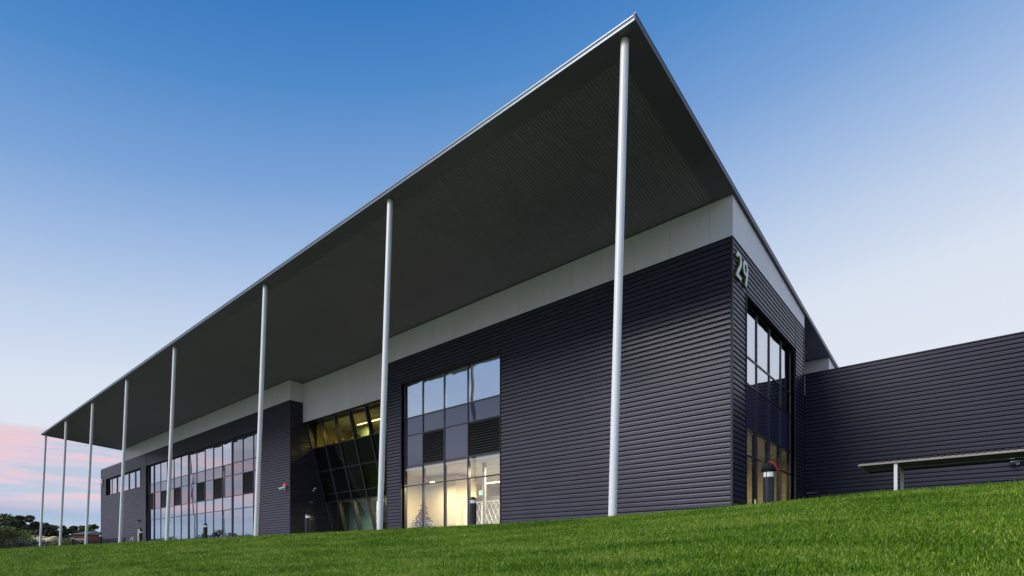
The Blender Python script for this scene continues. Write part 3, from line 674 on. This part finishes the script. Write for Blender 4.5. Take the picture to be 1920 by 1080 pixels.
for px_ in (4.62, 12.6, 20.4):
    for py_ in (ay0+.12, 6.05): mb = MB(); mb.box(px_-.055, px_+.055, py_-.055, py_+.055, 1.0, az-.097 if py_ < 5 else az-.072); bevel(mb.build('post', M['colpaint'], A), .008, 1)
    mb = MB(); mb.box(px_-.03, px_+.03, ay0+.178, 5.992, az-.19, az-.098); mb.build('cross_beam', M['colpaint'], A)

# ------------------------------------------------------------------ small wall fittings
def seccam(p, wallN, aim, label, red=False):
    p = Vector(p); wn = Vector(wallN); a = Vector(aim).normalized()
    r = empty('security_camera', p, label, 'camera', 'white security cameras on the walls')
    mb = MB(); mb.tube(p, p+wn*.05, .07, .07, 14); mb.tube(p+wn*.05, p+wn*.2+Vector((0, 0, .05)), .025, .022, 10); mb.build('bracket', M['whitepl'], r, smooth='auto')
    c = p+wn*.24+Vector((0, 0, .12)); mb = MB(); mb.tube(c-a*.2, c+a*.26, .075, .075, 14); bevel(mb.build('housing', M['whitepl'], r, smooth='auto'), .01)
    mb = MB(); up = Vector((0, 0, 1)); sd_ = a.cross(up).normalized()
    t0 = c-a*.2+up*.075; t1 = c+a*.36+up*.075
    mb.hexa([t0-sd_*.085, t1-sd_*.085, t1+sd_*.085, t0+sd_*.085, t0-sd_*.085+up*.012, t1-sd_*.085+up*.012, t1+sd_*.085+up*.012, t0+sd_*.085+up*.012]); mb.build('sun_shield', M['whitepl'], r)
    mb = MB(); mb.tube(c+a*.262, c+a*.27, .055, .055, 14); mb.build('lens', M['black'], r)
    if red:
        q = p+wn*.16+Vector((.12, 0, .34)); mb = MB(); mb.lathe([(.07, 0), (.075, .05), (.06, .1), (.02, .13)], q, 14); mb.build('strobe_light', mat('red_strobe', (.6, .01, .01), .2, emit=((1, .02, .01), 1.2)), r, smooth=True)
        mb = MB(); mb.box(p.x+.02, p.x+.22, p.y-.18, p.y, p.z+.1, p.z+.33); bevel(mb.build('siren_box', M['galv'], r), .01)
seccam((-33.45, -.02, 5.15), (0, -1, 0), (-.8, -.6, -.28), 'white security camera with a red strobe on the left block front', True)
seccam((L0+.02, 1.88, 5.2), (1, 0, 0), (.8, -.7, -.35), 'white security camera on the dark recess side wall above the oval wall light')
seccam((8.2, SW-.02, 3.98), (0, -1, 0), (-1, -.25, -.12), 'white security camera under the awning on the right wing wall')
r = empty('wall_light', (L0+.02, 1.65, 4.28), 'small dark oval bulkhead light on the recess side wall', 'light')
mb = MB(); mb.box(L0+.02, L0+.10, 1.42, 1.88, 4.22, 4.36); bevel(mb.build('housing', M['black'], r), .03); mb = MB(); mb.box(L0+.101, L0+.115, 1.5, 1.8, 4.26, 4.32); mb.build('diffuser', M['galv'], r)
r = empty('wall_light', (-68.2, -.02, 4.25), 'dark wall lamp above the door at the far left of the long wall', 'light')
mb = MB(); mb.box(-68.45, -67.95, -.28, -.02, 4.2, 4.36); bevel(mb.build('housing', M['black'], r), .03); mb = MB(); mb.box(-68.4, -68.0, -.26, -.06, 4.185, 4.199); mb.build('diffuser', M['whitepl'], r)

# ------------------------------------------------------------------ bollards
M['bband'] = mat('bollard_lens', (.75, .75, .74), .25, noise=(20, .08, (1, 1, 1)), emit=((.9, .9, 1), .12))
def bollard(x, y, label):
    z = float(lawn_z(x, y))-.02; H = 2.14-z
    r = empty('bollard_light', (x, y, z), label, 'bollard', 'dark bollard lights along the building')
    mb = MB(); mb.lathe([(.14, 0), (.14, .02), (.122, .03), (.122, H-.24)], (x, y, z), 28); mb.build('post', M['black'], r, smooth='auto')
    mb = MB(); mb.lathe([(.112, 0), (.112, .115)], (x, y, z+H-.239), 28); mb.build('lens', M['bband'], r, smooth='auto')
    mb = MB(); mb.lathe([(.124, 0), (.124, .03), (.112, .065), (.085, .095), (.045, .115), (.008, .12)], (x, y, z+H-.123), 28); mb.build('dome_cap', M['black'], r, smooth='auto')
    mb = MB()
    for k in range(3): a = k*2.094+.4; mb.tube((x+.115*math.cos(a), y+.115*math.sin(a), z+H-.24), (x+.115*math.cos(a), y+.115*math.sin(a), z+H-.122), .008, n=6)
    mb.build('lens_rib', M['black'], r)
for x, y, lb in ((3.17, -6.9, 'dark bollard light with a black cloth on top, right of the building corner'), (-6.65, -6.9, 'dark bollard light in front of the lit ground floor window'), (-17.87, -6.9, 'dark bollard light in front of the recess side wall'),
                 (-30.32, -6.9, 'dark bollard light in front of the large far window'), (-42.94, -6.9, 'dark bollard light beside the far door'), (-54.28, -6.9, 'dark bollard light at the far left corner of the building'), (-64.77, -6.9, 'dark bollard light by the fence, farthest left')):
    bollard(x, y, lb)
# black cloth and red ribbon on the right bollard
r = empty('cloth_hood', (3.17, -6.9, 2.08), 'crumpled black cloth with a red ribbon draped over the right bollard', 'cloth')
import bmesh
bm = bmesh.new(); bmesh.ops.create_icosphere(bm, subdivisions=4, radius=1)
from mathutils import noise as mn
for v in bm.verts:
    n_ = mn.noise(v.co*2.6)*.16+mn.noise(v.co*7)*.07; v.co = Vector((v.co.x*.165, v.co.y*.165, max(v.co.z*.14, -.055)))*(1+n_)
me = bpy.data.meshes.new('cloth'); bm.to_mesh(me); bm.free(); me.materials.append(mat('black_cloth', (.006, .006, .008), .9, noise=(30, .3, (1, 1, 1)))); me.polygons.foreach_set('use_smooth', [True]*len(me.polygons))
link(bpy.data.objects.new('cloth', me), r, (3.17, -6.9, 2.10))
mb = MB(); pts = [Vector((3.22, -7.02, 2.25)), Vector((3.30, -7.03, 2.21)), Vector((3.35, -7.02, 2.15)), Vector((3.38, -7.0, 2.07)), Vector((3.44, -6.99, 2.03))]
for a, b_ in zip(pts[:-1], pts[1:]): mb.tube(a, b_, .014, .012, n=6)
mb.build('ribbon', M['red'], r)
# thin pale stake near the corner
r = empty('garden_stake', (2.78, -6.6, 1.0), 'thin pale stake with a yellow cap in the grass by the building corner', 'stake')
mb = MB(); mb.tube((2.78, -6.6, .95), (2.78, -6.6, 1.38), .018, n=8); mb.build('stake', M['whitepl'], r); mb = MB(); mb.tube((2.78, -6.6, 1.381), (2.78, -6.6, 1.43), .024, .02, n=8); mb.build('cap', mat('yellow_cap', (.6, .5, .05), .5, noise=(9, .1, (1, 1, 1))), r)

# ------------------------------------------------------------------ far left: fences, houses, trees
def atD(px, py, dep):
    f, H = 1031.2, 1044.7; th = R(49.57); t_ = (px-960)/f; lat = t_*dep; S, C_ = math.sin(th), math.cos(th)
    return (lat*S-dep*C_+7.004, lat*C_+dep*S-20.8, (H-py)/f*dep)
def fence(p0, p1, h, z0, label, sp=.13, gap=2.4):
    p0 = Vector((p0[0], p0[1], z0)); p1 = Vector((p1[0], p1[1], z0)); r = empty('steel_fence', p0, label, 'fence'); Ln = (p1-p0).length; d = (p1-p0)/Ln; n = int(round(Ln/gap))
    for i in range(n+1): p = p0+d*(Ln*i/n); mb = MB(); mb.tube(p, p+Vector((0, 0, h+.08)), .045, n=6); mb.build('post', M['black'], r)
    for zz in (.15, h-.12): mb = MB(); mb.tube(p0+Vector((0, 0, zz)), p1+Vector((0, 0, zz)), .022, n=4); mb.build('rail', M['black'], r)
    mb = MB(); k = int(Ln/sp)
    for i in range(k): p = p0+d*(Ln*(i+.5)/k); mb.tube(p+Vector((0, 0, .05)), p+Vector((0, 0, h)), .013, n=4)
    mb.build('pickets', M['black'], r, kind='stuff')
fence((-67.5, -1.6), (-85.5, -1.6), 1.25, 1.0, 'low black picket fence in front of the far left wall')
fence((-85.5, -1.6), (-88, -14), 1.75, 1.0, 'black picket fence between the far left columns')
fence((-88, -14), (-100, -28), 1.75, .75, 'black picket fence in front of the hedge at the far left')
# white hoop handrail by the far door
r = empty('handrail', (-64.0, -2.5, 1), 'white hoop handrail by the far door', 'handrail')
hx, hy, _ = atD(249, 1010, 60)
mb = MB(); mb.tube((hx, hy, 1), (hx, hy, 2.2), .03, n=8); mb.tube((hx, hy, 2.2), (hx-1.0, hy, 1.9), .03, n=8); mb.tube((hx-1.0, hy, 1.9), (hx-1.3, hy, 1.0), .03, n=8); mb.build('rail', M['whitepl'], r)
r.location = (hx, hy, 1); WL[r.name] = Vector((hx, hy, 1)); r.children[0].location -= Vector((hx+64, hy+2.5, 0))

def house(px0, px1, ytop, yeave, dep, wallm, roofm, label, cat='house', D=3.5):
    a = atD(px0, ytop, dep); b_ = atD(px1, ytop, dep); cx = (a[0]+b_[0])/2; cy = (a[1]+b_[1])/2; w = math.dist(a[:2], b_[:2]); zt = a[2]; ze = atD(px0, yeave, dep)[2]; z0 = .9
    r = empty('house', (cx, cy, z0), label, cat, 'houses beyond the fence'); ang = math.atan2(b_[1]-a[1], b_[0]-a[0]); cs, sn = math.cos(ang), math.sin(ang)
    def T(u, v, z): return (cx+u*cs-v*sn, cy+u*sn+v*cs, z)
    mb = MB(); mb.hexa([T(-w/2+.3, -D+.3, z0), T(w/2-.3, -D+.3, z0), T(w/2-.3, D, z0), T(-w/2+.3, D, z0), T(-w/2+.3, -D+.3, ze), T(w/2-.3, -D+.3, ze), T(w/2-.3, D, ze), T(-w/2+.3, D, ze)]); mb.build('wall', M[wallm], r)
    mb = MB(); rl = w*.12; p = [T(-w/2, -D, ze), T(w/2, -D, ze), T(w/2, D, ze), T(-w/2, D, ze), T(-rl, 0, zt), T(rl, 0, zt)]
    for q in ((0, 1, 5, 4), (1, 2, 5), (2, 3, 4, 5), (3, 0, 4), (3, 2, 1, 0)): mb.poly([p[i] for i in q])
    mb.build('roof', M[roofm], r)
    for u in (-w*.25, w*.22):
        fr = MB(); fr.hexa([T(u-.55, -D+.24, 1.9), T(u+.55, -D+.24, 1.9), T(u+.55, -D+.31, 1.9), T(u-.55, -D+.31, 1.9), T(u-.55, -D+.24, 3.1), T(u+.55, -D+.24, 3.1), T(u+.55, -D+.31, 3.1), T(u-.55, -D+.31, 3.1)]); fo = fr.build('window', M['whitepl'], r)
        pn = MB(); pn.hexa([T(u-.45, -D+.225, 2.0), T(u+.45, -D+.225, 2.0), T(u+.45, -D+.238, 2.0), T(u-.45, -D+.238, 2.0), T(u-.45, -D+.225, 3.0), T(u+.45, -D+.225, 3.0), T(u+.45, -D+.238, 3.0), T(u-.45, -D+.238, 3.0)]); pn.build('pane', M['spandrel'], fo)
house(46, 57, 1003.5, 1010, 118, 'render', 'tile', 'tan roofed house left of the outermost column, half hidden by shrubs')
house(56, 74, 1003.5, 1010.5, 112, 'render', 'tile', 'tan hipped roof house just behind the outermost column')
house(73, 91, 1005, 1014, 106, 'render', 'tile', 'tan hipped roof house right of the outermost column')
house(87, 117, 1005.3, 1016, 99, 'render', 'tile', 'tan roofed house with the steepest gable left of the second column')
house(160, 188, 996, 1003, 96, 'brick', 'slate', 'red brick building with a grey green roof beside the far wall')
# extra small porch on the brick building is pale
px_, py_, pz_ = atD(178, 1010, 88)

def crown(mb, c, rx, rz, n, s, flat=1.0):
    for _ in range(n):
        d = Vector((random.gauss(0, 1), random.gauss(0, 1), random.gauss(0, 1))).normalized()*random.random()**.45
        p = Vector(c)+Vector((d.x*rx, d.y*rx, d.z*rz)); a = Vector((random.uniform(-1, 1), random.uniform(-1, 1), random.uniform(-.7, .7))).normalized()*s*random.uniform(.5, 1.3); b_ = a.cross(Vector((random.uniform(-1, 1), random.uniform(-1, 1), random.uniform(-1, 1)))).normalized()*s*random.uniform(.3, .7)
        mb.poly([p-a, p-b_, p+a, p+b_])
def tree(x, y, z0, h, w, label, leaf='leaf_dark', bark='bark', clumps=12, dens=170, s=.28, low=.45, name='gum_tree', cat='tree', group='trees beyond the fence'):
    r = empty(name, (x, y, z0), label, cat, group)
    tb = MB(); cb = MB(); fork = Vector((x, y, z0+h*low*.7)); tb.tube((x, y, z0-.2), fork, h*.028, h*.02, 8)
    for i in range(clumps):
        a = random.random()*6.28; rr = w*.5*random.random()**.6; zz = z0+h*random.uniform(low, .93)*(1-.12*(rr/(w*.5))); c = Vector((x+rr*math.cos(a), y+rr*math.sin(a), zz))
        if i == 0: c = Vector((x, y, z0+h*.92))
        mid = fork.lerp(c, .5)+Vector((random.uniform(-.3, .3), random.uniform(-.3, .3), -.1*h*random.random())); tb.tube(fork, mid, h*.012, h*.008, 6); tb.tube(mid, c, h*.008, h*.003, 6)
        sz = w*random.uniform(.15, .25); crown(cb, c, sz, sz*.62, dens, s)
    tb.build('trunk', M[bark], r); cb.build('crown', M[leaf], r)
def T_(px, ytop, dep): a = atD(px, ytop, dep); return a
specs = [(-25, 972, 125, 62, 'leaf_mid', 'rounded olive gum tree off the left edge'), (12, 965, 120, 40, 'leaf_mid', 'soft olive crowned gum tree at the left edge of the view'), (38, 966, 116, 24, 'leaf_dark', 'dark gum tree with open layered clumps left of the outermost column'), (57, 965, 112, 24, 'leaf_dark', 'tallest dark gum tree just left of the outermost column'),
         (84, 980, 130, 26, 'leaf_dark', 'dark round tree right of the outermost column'), (99, 985, 128, 18, 'leaf_dark', 'brownish dark tree before the second column'), (117, 985, 125, 16, 'leaf_dark', 'thin dark tree behind the second column'),
         (138, 986, 122, 18, 'leaf_dark', 'sparse tree with a side clump between second and third column'), (154, 985, 118, 20, 'leaf_mid', 'bushy tree left of the third column above the brick building'), (175, 984, 124, 26, 'leaf_dark', 'dark tree behind the brick building by the far wall'), (198, 990, 135, 30, 'leaf_dark', 'dark tree hidden behind the far wall')]
for px, yt, dep, wpx, lf, lb in specs:
    a = T_(px, yt, dep); h = a[2]-.9; tree(a[0], a[1], .9, h, wpx*dep/1031*1.15*1.3, lb, lf, clumps=21, dens=240, s=.33, low=.22)
# front shrub tree with orange forked trunk
a = T_(17, 990, 96); tree(a[0], a[1], .9, a[2]-.9, 6.2, 'light green spreading tree with an orange forked trunk at the left edge', 'leaf_light', 'bark_orange', clumps=14, dens=170, s=.2, low=.55)
a = T_(-3, 992, 92); tree(a[0], a[1], .9, a[2]-.9, 5.0, 'light green tree with thin pale trunks cut by the left edge', 'leaf_mid', 'bark_orange', clumps=10, dens=150, s=.2, low=.5)
# shrubs
for px, yt, dep, w, lf, lb in ((28, 1004, 94, 4.5, 'leaf_light', 'yellow green shrub right of the orange trunk'), (45, 1006, 93, 5, 'leaf_mid', 'olive shrub below the leftmost tan roof'), (60, 1010, 91, 4.5, 'leaf_dark', 'dark shrub left of the outermost column base'), (76, 1013, 90, 4, 'leaf_dark', 'dark shrub right of the outermost column base'),
                              (95, 1017, 89, 4, 'leaf_mid', 'low shrub under the steep tan gable'), (108, 1016, 88, 3.5, 'leaf_light', 'light low shrub left of the second column base'), (121, 1006, 92, 3.2, 'leaf_light', 'bright green shrub right of the second column'), (137, 1010, 90, 4, 'leaf_mid', 'olive shrub behind the fence and farthest bollard'), (150, 1010, 90, 3, 'leaf_dark', 'dark shrub left of the third column base'), (10, 1012, 92, 5, 'leaf_dark', 'dark shrub at the left edge behind the fence')):
    a = T_(px, yt, dep); r = empty('shrub', (a[0], a[1], .9), lb, 'shrub', 'shrubs behind the fence'); cb = MB(); h = a[2]-.9
    for i in range(7): crown(cb, (a[0]+random.uniform(-.4, .4)*w, a[1]+random.uniform(-.4, .4)*w, .9+h*random.uniform(.2, .72)), w*.28, h*.28, 170, .14)
    cb.build('foliage', M[lf], r)
    tb = MB(); tb.tube((a[0], a[1], .7), (a[0], a[1], .9+h*.6), .06, .02, 6); tb.build('stem', M['bark'], r)
# trees beyond the left of the frame, mirrored in the far windows
for i, (x, y, h) in enumerate(((-150, -40, 6.5), (-163, -47, 8), (-172, -36, 5.5), (-185, -50, 7.5), (-210, -75, 9))):
    tree(x, y, -2.6 if y < -30 else 0, h+2.5, 8+i, ['nearest tree left of the view, mirrored in the far windows','second tree left of the view, beside the nearest mirrored one','lowest of the trees left of the view mirrored in windows','wide tree left of the view behind the low one','tallest and farthest tree left of the view'][i], 'leaf_dark', clumps=10, dens=120, s=.4, low=.35, group='trees mirrored in the far windows')

# ------------------------------------------------------------------ grass
def grassmat():
    m = bpy.data.materials.new('grass_blades'); m.use_nodes = True; t = m.node_tree; b = t.nodes['Principled BSDF']; b.inputs['Roughness'].default_value = .42; b.inputs['Specular IOR Level'].default_value = .35
    gi = N(t, 'ShaderNodeNewGeometry'); oi = N(t, 'ShaderNodeObjectInfo')
    mp_ = N(t, 'ShaderNodeMapping'); mp_.inputs['Scale'].default_value = (.5, 1.3, 1); t.links.new(gi.outputs['Position'], mp_.inputs[0])
    nn = N(t, 'ShaderNodeTexNoise', i_Scale=.9, i_Detail=6, i_Roughness=.68); t.links.new(mp_.outputs[0], nn.inputs[0])
    ad1 = N(t, 'ShaderNodeMath', operation='MULTIPLY_ADD'); t.links.new(gi.outputs['Random Per Island'], ad1.inputs[0]); ad1.inputs[1].default_value = .8; nc = N(t, 'ShaderNodeMath', operation='MULTIPLY_ADD'); t.links.new(nn.outputs[0], nc.inputs[0]); nc.inputs[1].default_value = 1.35; nc.inputs[2].default_value = -.17; t.links.new(nc.outputs[0], ad1.inputs[2])
    ad2 = N(t, 'ShaderNodeMath', operation='MULTIPLY_ADD'); t.links.new(oi.outputs['Random'], ad2.inputs[0]); ad2.inputs[1].default_value = .25; t.links.new(ad1.outputs[0], ad2.inputs[2])
    r_ = ramp(t, [(.34, (.022, .060, .006, 1)), (.54, (.082, .20, .006, 1)), (.76, (.22, .41, .014, 1)), (.92, (.50, .62, .07, 1)), (1.0, (.60, .50, .20, 1))])
    mrr = N(t, 'ShaderNodeMapRange'); mrr.inputs[1].default_value = .45; mrr.inputs[2].default_value = 1.6; t.links.new(ad2.outputs[0], mrr.inputs[0]); mrr.inputs[3].default_value = .30; mrr.inputs[4].default_value = 1.06
    t.links.new(mrr.outputs[0], r_.inputs[0]); t.links.new(r_.outputs[0], b.inputs['Base Color'])
    tl = N(t, 'ShaderNodeBsdfTranslucent'); t.links.new(r_.outputs[0], tl.inputs[0]); mx = N(t, 'ShaderNodeMixShader'); mx.inputs[0].default_value = .28
    out = t.nodes['Material Output']; t.links.new(b.outputs[0], mx.inputs[1]); t.links.new(tl.outputs[0], mx.inputs[2]); t.links.new(mx.outputs[0], out.inputs[0])
    return m
GM = grassmat()
tc_ = bpy.data.collections.new('grass_tufts')
for q in range(6):
    v = []; f = []
    for bnum in range(13):
        a = random.random()*6.28; rr = .035*random.random()**.5; bx, by = rr*math.cos(a), rr*math.sin(a); h = random.uniform(.022, .048)*(random.uniform(1.3, 1.8) if random.random() < .07 else 1); la = random.random()*6.28; ln = random.uniform(.1, .8)*h; wv = random.uniform(.0016, .0028); wa = la+1.57+random.uniform(-.5, .5)
        n0 = len(v)
        for s_, wf in ((0, .8), (.4, 1), (.75, .7)):
            cx2 = bx+math.cos(la)*ln*s_*s_; cy2 = by+math.sin(la)*ln*s_*s_; cz = h*s_*(1-.15*s_)-.004
            v += [(cx2-math.cos(wa)*wv*wf, cy2-math.sin(wa)*wv*wf, cz), (cx2+math.cos(wa)*wv*wf, cy2+math.sin(wa)*wv*wf, cz)]
        v.append((bx+math.cos(la)*ln, by+math.sin(la)*ln, h*.86))
        f += [(n0, n0+1, n0+3, n0+2), (n0+2, n0+3, n0+5, n0+4), (n0+4, n0+5, n0+6)]
    m_ = bpy.data.meshes.new('grass_tuft'); m_.from_pydata(v, [], f); m_.materials.append(GM); m_.update()
    o = bpy.data.objects.new('grass_tuft', m_); tc_.objects.link(o)
cxx, cyy = 7.004, -20.8; fw = np.array([-.6486, .7612]); pts = []; scl = []
for (d0, d1, dens_) in ((2.2, 4.5, 2000), (4.5, 7, 1700), (7, 10, 1000), (10, 14, 620), (14, 20, 320), (20, 32, 120), (32, 50, 55), (50, 100, 18)):
    ang = R(53); n = int(dens_*ang*(d1*d1-d0*d0)); n = min(n, 900000)
    a = rng.uniform(-ang, ang, n); d = np.sqrt(rng.uniform(d0*d0, d1*d1, n)); base = math.atan2(fw[1], fw[0])
    x = cxx+d*np.cos(base+a); y = cyy+d*np.sin(base+a); k = (y < -5.7) & (y > -24) & (x > -100)
    x, y, d = x[k], y[k], d[k]
    pts.append(np.stack([x, y, lawn_z(x, y)], 1)); scl.append((.85+.05*np.clip(d-3, 0, 60))*rng.uniform(.6, 1.35, len(x)))
pts = np.concatenate(pts); scl = np.concatenate(scl)
print('tufts', len(pts))
pm = bpy.data.meshes.new('grass'); pm.vertices.add(len(pts)); pm.vertices.foreach_set('co', pts.ravel()); 
at_ = pm.attributes.new('tscale', 'FLOAT', 'POINT'); at_.data.foreach_set('value', scl)
at2 = pm.attributes.new('rotz', 'FLOAT_VECTOR', 'POINT'); rv = np.stack([rng.uniform(-.25, .25, len(pts)), rng.uniform(-.25, .25, len(pts)), rng.uniform(0, 6.28, len(pts))], 1); at2.data.foreach_set('vector', rv.ravel())
pm.update(); go = tag(link(bpy.data.objects.new('grass', pm)), 'short mown green lawn grass covering the slope in front of the building', 'grass', kind='stuff')
ng = bpy.data.node_groups.new('grass_scatter', 'GeometryNodeTree'); ng.interface.new_socket('Geometry', in_out='INPUT', socket_type='NodeSocketGeometry'); ng.interface.new_socket('Geometry', in_out='OUTPUT', socket_type='NodeSocketGeometry')
gin = ng.nodes.new('NodeGroupInput'); gout = ng.nodes.new('NodeGroupOutput'); ci = ng.nodes.new('GeometryNodeCollectionInfo'); ci.inputs[0].default_value = tc_; ci.inputs['Separate Children'].default_value = True; ci.inputs['Reset Children'].default_value = True
iop = ng.nodes.new('GeometryNodeInstanceOnPoints'); iop.inputs['Pick Instance'].default_value = True
na1 = ng.nodes.new('GeometryNodeInputNamedAttribute'); na1.data_type = 'FLOAT'; na1.inputs[0].default_value = 'tscale'
na2 = ng.nodes.new('GeometryNodeInputNamedAttribute'); na2.data_type = 'FLOAT_VECTOR'; na2.inputs[0].default_value = 'rotz'
ng.links.new(gin.outputs[0], iop.inputs['Points']); ng.links.new(ci.outputs[0], iop.inputs['Instance']); ng.links.new(na1.outputs[0], iop.inputs['Scale'])
e2r = ng.nodes.new('FunctionNodeEulerToRotation'); ng.links.new(na2.outputs[0], e2r.inputs[0]); ng.links.new(e2r.outputs[0], iop.inputs['Rotation'])
ng.links.new(iop.outputs[0], gout.inputs[0]); gmod = go.modifiers.new('scatter', 'NODES'); gmod.node_group = ng
# fallen leaves
lm = [mat('dry_leaf_red', (.20, .045, .025), .7, noise=(40, .3, (1, 1, 1))), mat('dry_leaf_brown', (.22, .12, .05), .7, noise=(40, .3, (1, 1, 1)))]
mb = MB()
for i in range(46):
    d = random.uniform(3.5, 12); a = math.atan2(fw[1], fw[0])+random.uniform(-.85, .3); x = cxx+d*math.cos(a); y = cyy+d*math.sin(a)
    if y > -8.3: continue
    z = float(lawn_z(x, y))+.035; s_ = random.uniform(.016, .034); t1 = random.random()*6.28; u = Vector((math.cos(t1), math.sin(t1), random.uniform(-.3, .3))); w_ = Vector((-math.sin(t1), math.cos(t1), random.uniform(-.3, .3)))
    c = Vector((x, y, z)); mb.poly([c-u*s_, c-w_*s_*.5+Vector((0, 0, .006)), c+u*s_, c+w_*s_*.5+Vector((0, 0, .008))], i % 2)
o = mb.build('fallen_leaves', lm); tag(o, 'small dry red and brown leaves scattered in the grass', 'leaves', kind='stuff')
